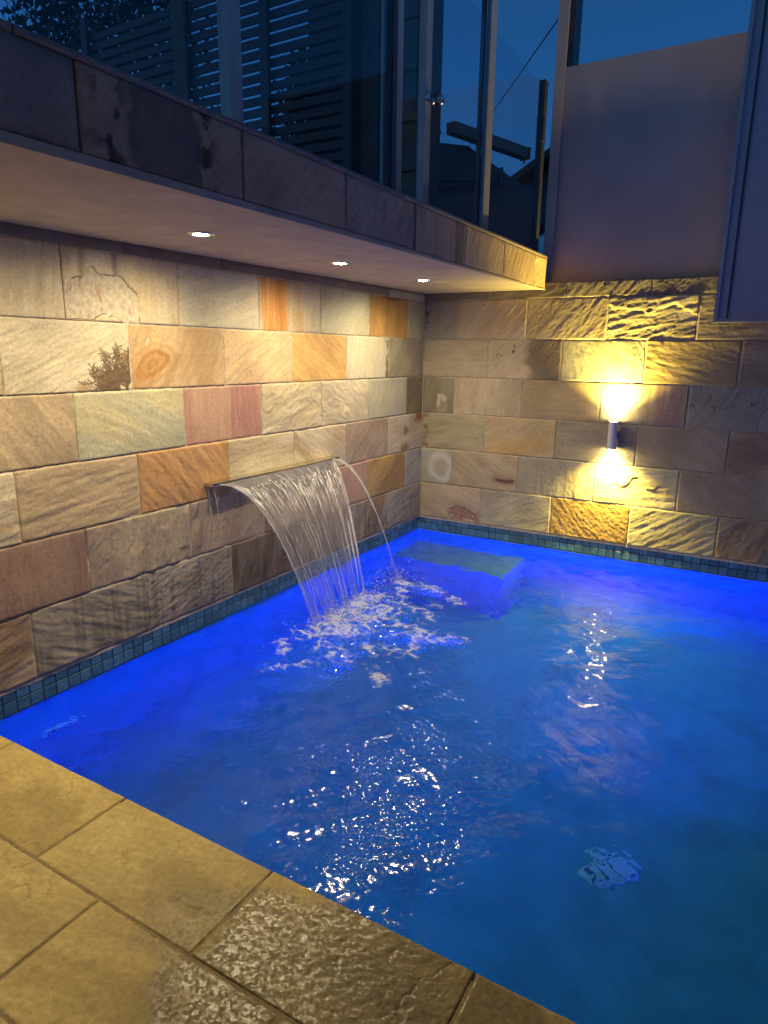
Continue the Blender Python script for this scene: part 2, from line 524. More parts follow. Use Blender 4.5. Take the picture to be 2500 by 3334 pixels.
    me.polygons.foreach_set('use_smooth', smf)
    me.update(calc_edges=True)
    at = me.attributes.new('Col', 'FLOAT_COLOR', 'POINT')
    at.data.foreach_set('color', np.concatenate([Cf, np.ones((len(Cf), 1))], 1).ravel())
    aw = me.attributes.new('Wet', 'FLOAT', 'POINT'); aw.data.foreach_set('value', Wf)
    me.validate()
    me.materials.append(M_STONE)
    o = link(name, me, None, parent, tuple(ctr))
    if label: o['label'] = label
    return o


def stain(P, Q, C, u, v, ru, rv, col, sd, soft=.35, rough=.6):
    n = fbm(P * 28, Q * 28, sd + 77, 4) - .5
    d = np.sqrt(((P - u) / ru) ** 2 + ((Q - v) / rv) ** 2) + n * rough * 2
    k = (1 - sm(1 - soft, 1 + soft, d))[..., None]
    return C * (1 - k) + np.array(col) * k


def vstreak(P, Q, C, u0, u1, col, sd, soft=.02):
    w = (fbm(P * 12, Q * 5, sd + 61, 3) - .5) * .05
    k = sm(u0 - soft, u0 + soft, P + w) * (1 - sm(u1 - soft, u1 + soft, P + w))
    k = k * (.55 + .45 * sm(.35, .6, fbm(P * 60, Q * 5, sd + 62, 3)))
    return C * (1 - k[..., None]) + np.array(col) * k[..., None]


# special stones --------------------------------------------------
def fx_patch(P, Q, h, C, sd):
    poly = [(-3.247, 1.749), (-3.271, 1.668), (-3.246, 1.594), (-3.151, 1.601), (-3.096, 1.631), (-2.99, 1.597), (-2.903, 1.598), (-2.897, 1.712), (-2.948, 1.741), (-2.993, 1.787), (-3.094, 1.783), (-3.135, 1.82), (-3.185, 1.768)]
    w = (fbm(P * 30, Q * 30, sd + 1, 3) - .5) * .022
    m = polymask(P + w, Q + w, poly)
    h = np.where(m, h - .007 + (fbm(P * 60, Q * 8, sd, 3) - .5) * .004, h)
    st = fbm(P * 55, Q * 6, sd + 8, 4)[..., None]
    gy_, gx_ = np.gradient(m.astype(float)); eg = (np.abs(gx_) + np.abs(gy_)) > 0
    pc = np.array((.27, .21, .155)) * (1 - sm(.35, .65, st)) + np.array((.42, .30, .16)) * sm(.35, .65, st)
    C = np.where(m[..., None], pc, C)
    dk_ = eg & ((fbm(P * 9, Q * 9, sd + 14, 2) > .42) | (Q < 1.62) | (P < -3.2))
    C = np.where(dk_[..., None], np.array((.10, .07, .045)), C)
    h = np.where(dk_, h - .005, h)
    C = vstreak(P, Q, C, -3.19, -3.17, (.22, .13, .06), sd)
    C = vstreak(P, Q, C, -3.03, -2.98, (.25, .21, .18), sd + 2)
    return h, C


def fx_dendrite(P, Q, h, C, sd):
    rs = random.Random(5)
    segs = []
    def grow(x, y, a, ln, lvl):
        if lvl == 0 or ln < .005: return
        n = 4
        for i in range(n):
            x2 = x + math.cos(a) * ln / n; y2 = y + math.sin(a) * ln / n
            segs.append((x, y, x2, y2, .0016 + .0006 * lvl))
            x, y = x2, y2
            a += rs.uniform(-.15, .15)
            grow(x, y, a + rs.uniform(.5, .9), ln * .42, lvl - 1)
            grow(x, y, a - rs.uniform(.5, .9), ln * .42, lvl - 1)
    for i in range(8):
        a = math.radians(68 + i * 15)
        grow(-3.005 + rs.uniform(-.035, .02), 1.268 + rs.uniform(0, .02), a, rs.uniform(.09, .15), 3)
    D = np.full(P.shape, 9.)
    for x1, y1, x2, y2, w in segs:
        sel = (np.abs(P - x1) < .03) & (np.abs(Q - y1) < .03)
        if not sel.any(): continue
        p = P[sel]; q = Q[sel]
        dx, dy = x2 - x1, y2 - y1
        t = np.clip(((p - x1) * dx + (q - y1) * dy) / (dx * dx + dy * dy + 1e-12), 0, 1)
        d = np.hypot(p - x1 - t * dx, q - y1 - t * dy) - w
        D[sel] = np.minimum(D[sel], d)
    k = (1 - sm(-.001, .0022, D))[..., None] * .92
    C = C * (1 - k) + np.array((.075, .036, .014)) * k
    C = stain(P, Q, C, -3.0, 1.44, .012, .02, (.2, .12, .06), sd)
    C = stain(P, Q, C, -3.22, 1.30, .05, .025, (.34, .24, .14), sd, .6)
    return h, C


def fx_swirl(P, Q, h, C, sd):
    wq = (fbm(P * 5, Q * 5, sd, 3) - .5) * .10
    x = (P + 2.86) + wq; y = (Q - 1.40) + wq * .7
    xr = x * math.cos(-.45) - y * math.sin(-.45); yr = x * math.sin(-.45) + y * math.cos(-.45)
    d = np.sqrt((xr / 1.9) ** 2 + (yr * 1.15 + 1.6 * np.clip(xr, -.3, .1) ** 2) ** 2)
    band = .5 + .5 * np.sin(d * 150)
    core = 1 - sm(.03, .11, d)
    k = np.clip(.05 + .60 * core + .55 * band * (1 - sm(.05, .19, d)), 0, 1) * (.7 + .5 * fbm(P * 60, Q * 20, sd + 5, 3))
    k = np.clip(k, 0, 1)[..., None]
    return h, C * (1 - k) + np.array((.33, .165, .045)) * k


def fx_orange(P, Q, h, C, sd):
    C = vstreak(P, Q, C, -2.03, -1.79, (.46, .20, .04), sd)
    C = vstreak(P, Q, C, -1.92, -1.85, (.36, .15, .035), sd + 3)
    C = vstreak(P, Q, C, -1.75, -1.66, (.40, .28, .14), sd + 5)
    return h + (fbm(P * 50, Q * 5, sd + 2, 3) - .5) * .003, C


def fx_bands(P, Q, h, C, sd):
    C = vstreak(P, Q, C, -2.66, -2.60, (.37, .20, .16), sd, .03)
    C = vstreak(P, Q, C, -2.32, -2.05, (.33, .165, .15), sd + 1, .012)
    return h, C


def fx_topdark(P, Q, h, C, sd):
    return h, stain(P, Q, C, -.55, 1.89, .12, .03, (.18, .10, .04), sd)


def fx_redstain(P, Q, h, C, sd):
    C = stain(P, Q, C, -.04, .97, .10, .05, (.28, .11, .045), sd, .5, .9)
    C = stain(P, Q, C, -.28, .86, .03, .035, (.30, .17, .07), sd + 2, .5, .9)
    C = stain(P, Q, C, -.30, .73, .06, .03, (.30, .18, .08), sd + 4, .5, .9)
    return h, C


def fx_drips(P, Q, h, C, sd):
    s = fbm(P * 75, Q * 1.3, sd + 3, 2)
    k = sm(.60, .66, s) * sm(.38, .28, Q + (fbm(P * 20, Q * 0, sd, 2) - .5) * .3)
    k = np.clip(k, 0, 1)[..., None] * .55
    C = C * (1 - k) + C * .45 * k
    b = (1 - sm(.10, .18, Q + (fbm(P * 9, Q * 9, sd + 2, 3) - .5) * .1))[..., None] * .45
    return h, C * (1 - b) + np.array((.20, .155, .12)) * b


def fx_wetdrips(P, Q, h, C, sd):
    h, C = fx_drips(P, Q, h, C, sd)
    return h, C * .85


def fx_edge_l(u, col=(.14, .10, .06)):
    def f_(P, Q, h, C, sd):
        n = fbm(P * 35, Q * 25, sd + 7, 4)
        k = (1 - sm(0, .05, np.abs(P - u))) * sm(.45, .6, n)
        h = h - .003 * k
        return h, C * (1 - k[..., None]) + np.array(col) * k[..., None]
    return f_


def fx_holes(P, Q, h, C, sd):
    x0 = .90 + (fbm(Q * 9, P * 3, sd, 3) - .5) * .12
    k = sm(-.03, .05, P - x0)[..., None] * .88
    C = C * (1 - k) + np.array((.135, .10, .07)) * (.7 + .6 * fbm(P * 18, Q * 18, sd + 3, 4))[..., None] * k
    for u, v, r in ((.786, 1.54, .011), (.778, 1.499, .012), (.656, 1.465, .013), (.69, 1.468, .007), (.613, 1.422, .012), (.642, 1.39, .010)):
        d = np.hypot(P - u, Q - v) / r
        m = 1 - sm(.6, 1.2, d)
        h = h - .006 * m
        C = C * (1 - m[..., None]) + np.array((.09, .045, .02)) * m[..., None]
    return h, C


def fx_eye(P, Q, h, C, sd):
    y = .470 + .9 * (P - .765) ** 2 * 2.2 + (P - .765) * -.02
    k = (1 - sm(.006, .022, np.abs(Q - y))) * (1 - sm(.06, .10, np.abs(P - .765)))
    C = C * (1 - k[..., None]) + np.array((.10, .035, .02)) * k[..., None]
    k2 = (1 - sm(.02, .07, np.abs(Q - y - .01))) * (1 - sm(.06, .13, np.abs(P - .75))) * .4
    C = C * (1 - k2[..., None]) + np.array((.20, .09, .06)) * k2[..., None]
    return h - .004 * k, C


def fx_ring(P, Q, h, C, sd):
    w = (fbm(P * 12, Q * 12, sd, 3) - .5) * .05
    d = np.hypot((P - .19) * 1.15, Q - .53) + w
    k = (np.exp(-((d - .10) / .03) ** 2) * .75)[..., None]
    return h, C * (1 - k) + np.array((.55, .53, .50)) * k


def fx_flake(P, Q, h, C, sd):
    poly = [(.27, .181), (.344, .218), (.422, .217), (.519, .162), (.553, .189), (.56, .10), (.26, .10)]
    w = (fbm(P * 30, Q * 30, sd, 3) - .5) * .02
    m = polymask(P + w, Q + w, poly)
    h = np.where(m, h - .006, h)
    C = np.where(m[..., None], np.array((.30, .17, .125)) * (.8 + .4 * fbm(P * 20, Q * 20, sd + 3, 3))[..., None], C)
    return h, C


def fx_blotch(P, Q, h, C, sd):
    C = stain(P, Q, C, .15, 1.09, .02, .055, (.48, .43, .35), sd, .2, .8)
    C = stain(P, Q, C, .20, 1.12, .018, .03, (.45, .40, .33), sd + 1, .2, .8)
    return h, C


def fx_purple(P, Q, h, C, sd):
    C = vstreak(P, Q, C, 1.78, 1.80, (.27, .17, .15), sd)
    C = vstreak(P, Q, C, 1.86, 2.02, (.30, .19, .165), sd + 2)
    return h, C


def fx_crackr(P, Q, h, C, sd):
    n = np.abs(fbm(P * 7, Q * 5, sd + 3, 3) - .5)
    k = (1 - sm(.004, .014, n))
    return h - .004 * k, C * (1 - .55 * k[..., None])


def fx_hole1(P, Q, h, C, sd):
    d = np.hypot(P - 1.443, Q - 1.985) / .014
    m = 1 - sm(.7, 1.2, d)
    C = C * (1 - m[..., None]) + np.array((.05, .035, .02)) * m[..., None]
    return h - .012 * m, C


def fx_crack2(P, Q, h, C, sd):
    yc = .56 + (fbm(P * 9, P * 0 + 2.2, sd + 3, 4) - .5) * .22
    st = sm(-.002, .002, Q - yc)
    gate = sm(1.60, 1.70, P) * (1 - sm(1.95, 2.0, P))
    h = h + (st - .5) * .005 * gate
    return h, C


def fx_crack6(P, Q, h, C, sd):
    yc = 1.80 + (fbm(P * 7, P * 0 + 5.2, sd + 3, 4) - .5) * .18 - .05 * (P - 1.7)
    st = sm(-.003, .003, Q - yc)
    h = h + (st - .5) * .006
    return h, C


def fx_blackblot(P, Q, h, C, sd):     # balcony stone with a smooth dark plate between mossy stains
    n = (fbm(P * 9, Q * 9, sd, 4) - .5) * .10
    pl = sm(-.01, .01, P + n + 3.74) * (1 - sm(-.01, .01, P + n * .8 + 3.475 + (Q - 2.06) * .25))
    h = h + .006 * pl
    C = C * (1 - .80 * pl[..., None]) + np.array((.13, .115, .085)) * (.80 * pl[..., None])
    moss = sm(.50, .60, fbm(P * 22, Q * 22, sd + 4, 5)) * (np.exp(-((P + 3.80) / .055) ** 2) + np.exp(-((P + 3.455) / .04) ** 2))
    moss = np.clip(moss, 0, 1)[..., None] * .95
    return h, C * (1 - moss) + np.array((.035, .024, .016)) * moss


def fx_facestreak(u0, u1):
    def f_(P, Q, h, C, sd):
        return h, vstreak(P, Q, C, u0, u1, (.16, .125, .09), sd)
    return f_


def fx_knot(P, Q, h, C, sd):
    d = np.hypot((P + 2.37) / .012, (Q - 2.085 + (P + 2.37) * .3) / .035)
    m = np.exp(-(d - 1) ** 2 * 4)
    yc = 2.05 + (fbm(P * 8, P * 0 + 1.2, sd + 3, 4) - .5) * .2 + (P + 2.5) * .35
    st = sm(-.002, .002, Q - yc)
    return h + .004 * m + (st - .5) * .006, C * (1 - .25 * m[..., None])


# ------------------------------------------------------------------ left wall
FL = ((0, 0, 0), (0, 1, 0), (0, 0, 1), (1, 0, 0))
FB = ((0, 0, 0), (1, 0, 0), (0, 0, 1), (0, -1, 0))
ODDL = [0, -.575, -1.167, -1.763, -2.357, -2.970, -3.575, -4.18, -4.79]
EVNL = [0, -.284, -.864, -1.463, -2.062, -2.658, -3.282, -3.885, -4.49, -4.79]
ZC = [.09, .392, .692, .992, 1.290, 1.590, 1.888, 1.944]

lw = empty('stone_wall', (0, -2.4, 0))
tag(lw, 'long sandstone block wall in mixed tan blocks carrying the sheet of falling water', 'wall', 'sandstone walls round the pool')
inv = Matrix.Translation((0, 2.4, 0))


def lpart(o):
    o.matrix_parent_inverse = lw.matrix_basis.inverted()
    return o


LS = {
    1: [(GY, (.30, .26, .22), 'd', 20, .5), (GY, BR, 'c', 60, .6), (BR, DB, 's', 90, 1), ((.24, .18, .13), DB, 'd', 70, .5), ((.31, .265, .22), (.25, .2, .16), 'c', 20, .8), ((.33, .28, .22), (.26, .22, .17), 'd', -25, .7), (TN, BR, 'd', 15, .6)],
    2: [(BG, GY, 's', 30, 1), (OC, (.33, .20, .08), 'c', 40, .5), (PK, (.36, .24, .17), 's', 85, 1), (BR, TN, 's', 90, 1), ((.36, .28, .20), (.29, .21, .15), 'r', 82, .45), ((.38, .31, .22), (.33, .25, .19), 'r', 78, .5), ((.30, .19, .14), (.25, .15, .12), 's', 88, 1), (TN, BR, 'd', 10, .5)],
    3: [(CR, (.44, .38, .28), 's', 10, 1), ((.34, .25, .19), (.38, .29, .22), 's', 50, 1.5), (TN, CR, 'd', -35, .7), (CR, (.45, .36, .22), 'd', 4, .55), (OR, (.38, .215, .09), 'd', -50, .6), (TN, (.37, .29, .18), 'd', 8, .6), (CR, TN, 'd', 5, .5)],
    4: [(OL, (.22, .19, .10), 's', 60, 1), (GG, (.38, .36, .28), 's', 70, 1), (CR, (.46, .40, .28), 'r', -28, .55), ((.48, .42, .29), (.43, .35, .22), 'r', 12, .5), ((.44, .27, .18), (.42, .25, .18), 's', 86, 1), (GG, (.45, .40, .23), 'd', -24, .25), ((.33, .25, .16), TN, 'd', -55, .4), (TN, CR, 'd', 0, .4)],
    5: [((.34, .31, .22), (.27, .24, .17), 'c', 50, .5), ((.46, .43, .31), CR, 's', 85, 1), (GO, (.48, .28, .09), 'd', -32, .45), ((.52, .38, .21), (.48, .34, .19), 'd', 28, .55), ((.45, .33, .18), (.38, .25, .12), 's', 60, 1.5), (CR, (.46, .40, .28), 's', 25, 1.5), (CR, TN, 's', 10, 1), (TN, CR, 's', 10, 1)],
    6: [((.36, .34, .25), GG, 's', 80, 1), ((.45, .25, .06), (.36, .20, .06), 's', 88, 1), ((.42, .40, .28), (.38, .35, .24), 'd', 55, .2), ((.45, .39, .27), (.42, .35, .25), 's', 86, 1), ((.43, .40, .30), CR, 's', 20, .7), (CR, (.48, .38, .24), 's', 88, 1), (CR, (.45, .38, .26), 's', 80, 1), (CR, TN, 's', 10, 1), (CR, TN, 's', 10, 1)],
    7: [(GG, GY, 's', 0, 1)] + [((.22, .17, .135), (.17, .13, .105), 's', 20, 1)] * 8,  # thin top course: shade under the soffit put into the darker colours
}
LFX = {(6, 5): fx_patch, (5, 5): fx_dendrite, (5, 4): fx_swirl, (6, 3): fx_orange, (4, 4): fx_bands, (6, 1): fx_topdark, (3, 0): fx_redstain,
       (1, 0): fx_drips, (1, 1): fx_drips, (1, 2): fx_wetdrips, (1, 3): fx_wetdrips, (1, 4): fx_drips, (1, 5): fx_drips, (5, 1): fx_edge_l(-.60)}
LLAB = {(6, 5): 'cream block with a broken recessed brown patch', (5, 5): 'cream block with a fern shaped dark mineral stain', (5, 4): 'block with a rusty swirl pattern',
        (6, 3): 'cream block with orange vertical streaks', (4, 4): 'pink banded block', (5, 2): 'golden yellow block', (6, 1): 'deep ochre block', (3, 4): 'orange brown block beside the water spout'}
for c in range(1, 8):
    js = ODDL if c % 2 else EVNL
    for k in range(len(js) - 1):
        sp = LS[c][min(k, len(LS[c]) - 1)]
        vis = js[k] > -3.9
        res = .0065 if vis else .03
        if (c, k) == (5, 5): res = .0032
        lpart(stone('stone', FL, js[k + 1], js[k], ZC[c - 1], ZC[c], sp, lw, res=res, fx=LFX.get((c, k)), label=LLAB.get((c, k))))
lpart(box('mortar_bed', (-.30, -4.79, .075), (-.0045, .0, 1.944), M_MORTAR, lw))

# ------------------------------------------------------------------ back wall
ODDR = [0, .570, 1.157, 1.753, 2.349, 2.95, 3.55, 4.15, 4.75]
EVNR = [0, .288, .871, 1.468, 2.063, 2.66, 3.26, 3.86, 4.46, 4.75]
ZB = [.09, .392, .692, .992, 1.290, 1.590, 1.888, 2.004]
bw = empty('stone_wall', (2.3, 0, 0))
tag(bw, 'sandstone block wall at the back with the lit up and down wall lamp', 'wall', 'sandstone walls round the pool')


def bpart(o):
    o.matrix_parent_inverse = bw.matrix_basis.inverted()
    return o


BS = {
    1: [((.42, .32, .24), (.38, .28, .20), 'd', -20, .35), ((.37, .32, .25), (.42, .37, .29), 'd', 30, .45), ((.40, .26, .09), (.28, .17, .06), 'c', -50, .7), ((.36, .32, .22), (.32, .27, .18), 'd', 32, .45), ((.26, .21, .15), BR, 'r', 60, .5)],
    2: [((.38, .36, .33), GY, 's', 40, 1), ((.38, .29, .21), (.42, .33, .24), 'd', -32, .3), ((.33, .285, .225), (.37, .32, .25), 'r', 85, .4), ((.43, .36, .22), CR, 'd', 5, .5), ((.33, .255, .185), (.28, .215, .16), 's', -40, 1.5)],
    3: [((.41, .35, .25), (.36, .30, .21), 's', 8, 1.5), ((.46, .30, .13), (.42, .32, .20), 'd', 32, .35), ((.38, .31, .22), (.36, .29, .21), 's', 0, 1), ((.33, .265, .19), (.30, .23, .16), 's', -30, 1.5), (TN, BR, 's', 0, 1)],
    4: [((.29, .25, .18), (.20, .165, .12), 's', 75, 1), ((.43, .35, .26), (.38, .29, .22), 's', 80, 1), ((.38, .28, .17), (.36, .26, .16), 's', 6, 1), ((.42, .36, .27), (.37, .29, .22), 'd', 86, .2), ((.33, .31, .25), (.31, .27, .22), 's', 60, 1)],
    5: [((.44, .36, .28), (.43, .34, .25), 's', 5, 1), (PC, (.46, .35, .27), 'd', 45, .3), ((.38, .35, .27), (.42, .38, .29), 'd', -62, .5), ((.38, .27, .13), (.32, .23, .12), 'd', -14, .45), (TN, BR, 'd', 0, .5)],
    6: [((.31, .28, .24), (.35, .30, .25), 's', 60, 1), ((.42, .31, .23), PC, 's', 50, 1.5), ((.43, .34, .21), (.38, .29, .18), 'd', 48, .38), ((.42, .35, .21), (.36, .29, .17), 'd', 12, .8), ((.34, .27, .18), TN, 'd', 5, .6)],
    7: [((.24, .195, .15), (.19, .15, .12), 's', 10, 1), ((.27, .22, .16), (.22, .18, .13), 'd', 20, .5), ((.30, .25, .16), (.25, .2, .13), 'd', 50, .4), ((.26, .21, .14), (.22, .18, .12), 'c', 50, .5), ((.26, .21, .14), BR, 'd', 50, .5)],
}
BS = {k: [(tuple(np.array(a) * (.97, 1.0, .88)), tuple(np.array(b) * (.97, 1.0, .88)), c, d, e) for a, b, c, d, e in v] for k, v in BS.items()}
BFX = {(1, 0): fx_flake, (2, 0): fx_ring, (2, 1): fx_eye, (2, 3): fx_crack2, (4, 0): fx_blotch, (4, 3): fx_purple, (4, 4): fx_crackr, (5, 1): fx_holes, (6, 0): fx_edge_l(.02), (6, 3): fx_crack6, (7, 2): fx_hole1,
       (3, 0): fx_edge_l(.03, (.2, .09, .04))}
BLAB = {(5, 1): 'half cream half dark brown block with small holes', (2, 1): 'pinkish block with a dark red eye shaped mark', (1, 2): 'rough ochre block', (3, 1): 'orange tan block', (2, 0): 'pale grey block with a white ring'}
for c in range(1, 8):
    js = ODDR if c % 2 else EVNR
    for k in range(len(js) - 1):
        sp = BS[c][min(k, len(BS[c]) - 1)]
        vis = js[k] < 2.7
        u0 = js[k] + (.002 if k == 0 else 0)
        bpart(stone('stone', FB, u0, js[k + 1], ZB[c - 1], ZB[c], sp, bw, res=.0065 if vis else .03, fx=BFX.get((c, k)), label=BLAB.get((c, k))))
bpart(box('mortar_bed', (-.30, .0045, .075), (4.75, .095, 2.0), M_MORTAR, bw))

# ------------------------------------------------------------------ waterline mosaic (each tile a part)
bm = bmesh.new()
add_box(bm, (-.0278, -.006, -.0270), (.0278, .004, .0270))
bmesh.ops.bevel(bm, geom=list(bm.edges), offset=.0018, segments=1, affect='EDGES')
tile_me = bpy.data.meshes.new('mosaic_tile'); bm.to_mesh(tile_me); bm.free(); tile_me.materials.append(M_TILE)
rt = random.Random(3)
TZ = [.062, .003, -.056]
for row, z in enumerate(TZ[:2]):
    for k in range(64):
        o = link('mosaic_tile', tile_me, None, lw, (-.012 + rt.uniform(-.0006, .0006), -.042 - .06 * k, z), (rt.uniform(-.02, .02), 0, PI / 2 + rt.uniform(-.02, .02)))
        lpart(o)
    for k in range(46):
        o = link('mosaic_tile', tile_me, None, bw, (.018 + .06 * k, .012 + rt.uniform(-.0006, .0006), z), (rt.uniform(-.02, .02), 0, PI + rt.uniform(-.02, .02)))
        bpart(o)

# ------------------------------------------------------------------ pool basin
PX, PY, PZ = 4.6, -3.892, -1.15
pool = empty('pool_basin', (2.3, -1.9, PZ)); tag(pool, kind='structure')


def ppart(o):
    o.matrix_parent_inverse = pool.matrix_basis.inverted()
    return o


ppart(box('basin_wall', (-.30, -4.10, PZ - .2), (-.0135, .30, .072), M_GROUT if False else M_POOL, pool))
ppart(box('basin_wall', (-.0135, .0135, PZ - .2), (PX + .2, .30, .072), M_POOL, pool))
ppart(box('basin_wall', (PX, -4.10, PZ - .2), (PX + .2, .0135, .0), M_POOL, pool))
ppart(box('basin_wall', (-.0135, -4.10, PZ - .2), (PX, PY, .019), M_POOL, pool))
ppart(box('pool_floor', (-.0135, PY, PZ - .2), (PX, .0135, PZ), M_POOL, pool))
ppart(box('bench', (-.012, -.47, PZ + .001), (.97, .012, -.41), mplain('bench_finish', (0.52, 0.42, 0.54), 0.7, nscale=9, namt=.15), pool, bevel=.05))
# rounded cove where the walls meet the floor
def cove(name, a, b, inward, R_=.42):
    a = Vector(a); b = Vector(b); iv_ = Vector(inward)
    bm = bmesh.new(); r1, r2 = [], []
    for k in range(15):
        t = k / 14 * PI / 2
        off = iv_ * (R_ * (1 - math.sin(t)) + .0005) + Vector((0, 0, R_ * (1 - math.cos(t)) + .0008))
        r1.append(bm.verts.new(a + off)); r2.append(bm.verts.new(b + off))
    for k in range(14): bm.faces.new((r1[k], r1[k + 1], r2[k + 1], r2[k]))
    e1 = bm.verts.new(a + Vector((0, 0, .0008))); e2 = bm.verts.new(b + Vector((0, 0, .0008)))
    bm.faces.new(r1 + [e1]); bm.faces.new(list(reversed(r2)) + [e2])
    bmesh.ops.recalc_face_normals(bm, faces=bm.faces)
    o = bm_obj(name, bm, M_POOL, pool, smooth=True)
    return ppart(o)


cove('cove', (-.0135, PY + .001, PZ), (-.0135, .0130, PZ), (1, 0, 0))
cove('cove', (PX - .001, .0135, PZ), (-.0130, .0135, PZ), (0, -1, 0))
# dark grout strip behind the mosaic
ppart(box('grout_bed', (-.0133, -3.9, -.030), (-.0115, .0, .0885), M_GROUT, pool))
ppart(box('grout_bed', (.0, .0115, -.030), (2.80, .0133, .0885), M_GROUT, pool))


# floor oval and wall disc: pale plastic with slots
def grille(name, label, loc, rot, rx, ry):
    t = empty(name, loc, rot)
    tag(t, label, 'drain cover' if 'drain' in name else 'grille')
    bm = bmesh.new()
    add_lathe(bm, [(1, -.012), (1, .004), (.92, .012), (.0001, .016)], 40)
    for v in bm.verts: v.co.x *= rx; v.co.y *= ry
    bm_obj('cover', bm, M_COVER, t, smooth=True)
    for i in range(-1, 2):
        x = i * rx * .42
        half = ry * math.sqrt(max(.05, 1 - (i * .42) ** 2)) * .72
        box('slot', (x - rx * .055, -half, .0135), (x + rx * .055, half, .0175), M_SLOT, t)
    return t


grille('drain_cover', 'pale slotted oval on the pool floor broken up by ripples', (2.215, -2.49, PZ), (0, 0, .7), .135, .10)
grille('reflection_disc', 'pale striped reflection built as a slotted disc under water near the left edge', (-.0115, -3.49, -.36), (0, PI / 2, 0), .05, .11)  # a rippled reflection in the water, built as a solid disc

# ------------------------------------------------------------------ deck of large pavers
deck = tag(box('pool_deck', (-.0, -6.2, -.3), (4.8, -4.101, .0155), mplain('deck_bed', (.10, .085, .06), .95, nscale=20)), kind='structure')
FD = ((0, 0, .05), (1, 0, 0), (0, 1, 0), (0, 0, 1))


def wetness(P, Q, sd):
    n = fbm(P * 7, Q * 7, 991, 4) - .5
    d = np.hypot((P - 1.98) / .48, (Q + 4.10) / .34) + n * .9
    a = 1 - sm(.75, 1.1, d)
    d2 = np.hypot((P - 1.50) / .20, (Q + 4.12) / .13) + n * 1.1
    b = .6 * (1 - sm(.5, 1.2, d2))
    return np.maximum(a, b)


def fx_paver(P, Q, h, C, sd):
    n = np.abs(fbm(P * 3.2, Q * 4.5, sd + 13, 4) - .5)
    k = (1 - sm(.0015, .006, n)) * sm(.50, .60, fbm(P * 4, Q * 4, sd + 14, 2))
    h = h - .0025 * k
    C = C * (1 - .5 * k[..., None])
    pit = sm(.74, .80, fbm(P * 30, Q * 30, sd + 15, 2))
    C = C * (1 - .14 * pit[..., None]); h = h - .001 * pit
    C = stain(P, Q, C, P.mean() + .12, Q.mean(), .16, .06, tuple(C.mean((0, 1)) * .78), sd, .7, .8)
    return h, C


DK = (.45, .335, .10)
rows = [(-3.874, -4.192, [-.30, .315, .931, 1.546, 2.16, 2.775, 3.39, 4.0, 4.6]), (-4.192, -4.510, [-.0, .60, 1.216, 1.83, 2.45, 3.06, 3.68, 4.6]),
        (-4.510, -4.828, [.0, .315, .931, 1.546, 2.16, 2.775, 3.39, 4.6]), (-4.828, -5.15, [0, .60, 1.216, 1.83, 2.45, 3.06, 4.6]), (-5.15, -6.2, [0, .9, 1.8, 2.7, 3.6, 4.6])]
for ri, (ya, yb, xs) in enumerate(rows):
    for k in range(len(xs) - 1):
        a, b_ = max(xs[k], .004), xs[k + 1]
        near = ri < 3 and .5 < b_ and a < 2.4
        ds = [(DK, (.41, .30, .09), 'd', 15, .10), ((.43, .32, .10), (.38, .27, .08), 'd', -20, .12), ((.46, .35, .115), (.41, .30, .095), 'd', 12, .10)][(k + ri) % 3]
        o = stone('paver', FD, a, b_, yb, ya, ds, deck, res=(.0034 if ri == 0 and k in (2, 3) else .006) if near else .03, gap=.0022, depth=.030, fx=fx_paver, wet=wetness, rnd=.004)

bmj = bmesh.new(); add_box(bmj, (.006, -6.19, .0156), (4.59, -3.90, .0462))
lk = bm_obj('joint_grout', bmj, mplain('deck_grout', (.20, .15, .075), .95, nscale=50), deck)

# ------------------------------------------------------------------ balcony slab with soffit and stone fascia
bal = empty('balcony', (.5, -2.4, 1.95))
tag(bal, 'cantilevered balcony slab with stone clad edge and pale soffit over the wall', 'balcony')


def balp(o):
    o.matrix_parent_inverse = bal.matrix_basis.inverted()
    return o


bm = bmesh.new()
yl, yr = -4.9, -.004
zl, zr = 1.928, 1.952
vs = [bm.verts.new(c) for c in ((.0, yl, zl), (.965, yl, zl), (.965, yr, zr), (.0, yr, zr), (.0, yl, 2.12), (.965, yl, 2.12), (.965, yr, 2.12), (.0, yr, 2.12))]
for q in ((0, 3, 2, 1), (4, 5, 6, 7), (0, 1, 5, 4), (1, 2, 6, 5), (2, 3, 7, 6), (3, 0, 4, 7)): bm.faces.new([vs[i] for i in q])
balp(bm_obj('soffit', bm, M_RENDER, bal))
bm = bmesh.new()
for x0, x1, z0 in ((.966, .977, -.002), (.981, 1.003, -.004)):
    vs = [bm.verts.new(c) for c in ((x0, yl, zl + z0), (x1, yl, zl + z0), (x1, yr, zr + z0), (x0, yr, zr + z0), (x0, yl, 1.954), (x1, yl, 1.954), (x1, yr, 1.954), (x0, yr, 1.954))]
    for q in ((0, 3, 2, 1), (4, 5, 6, 7), (0, 1, 5, 4), (1, 2, 6, 5), (2, 3, 7, 6), (3, 0, 4, 7)): bm.faces.new([vs[i] for i in q])
balp(bm_obj('drip_edge', bm, M_RENDER, bal, bevel=.002))
FF = ((1.0, 0, 0), (0, 1, 0), (0, 0, 1), (1, 0, 0))
FJ = [-.004, -.02, -.27, -.88, -1.485, -2.08, -2.685, -3.29, -3.895, -4.9]
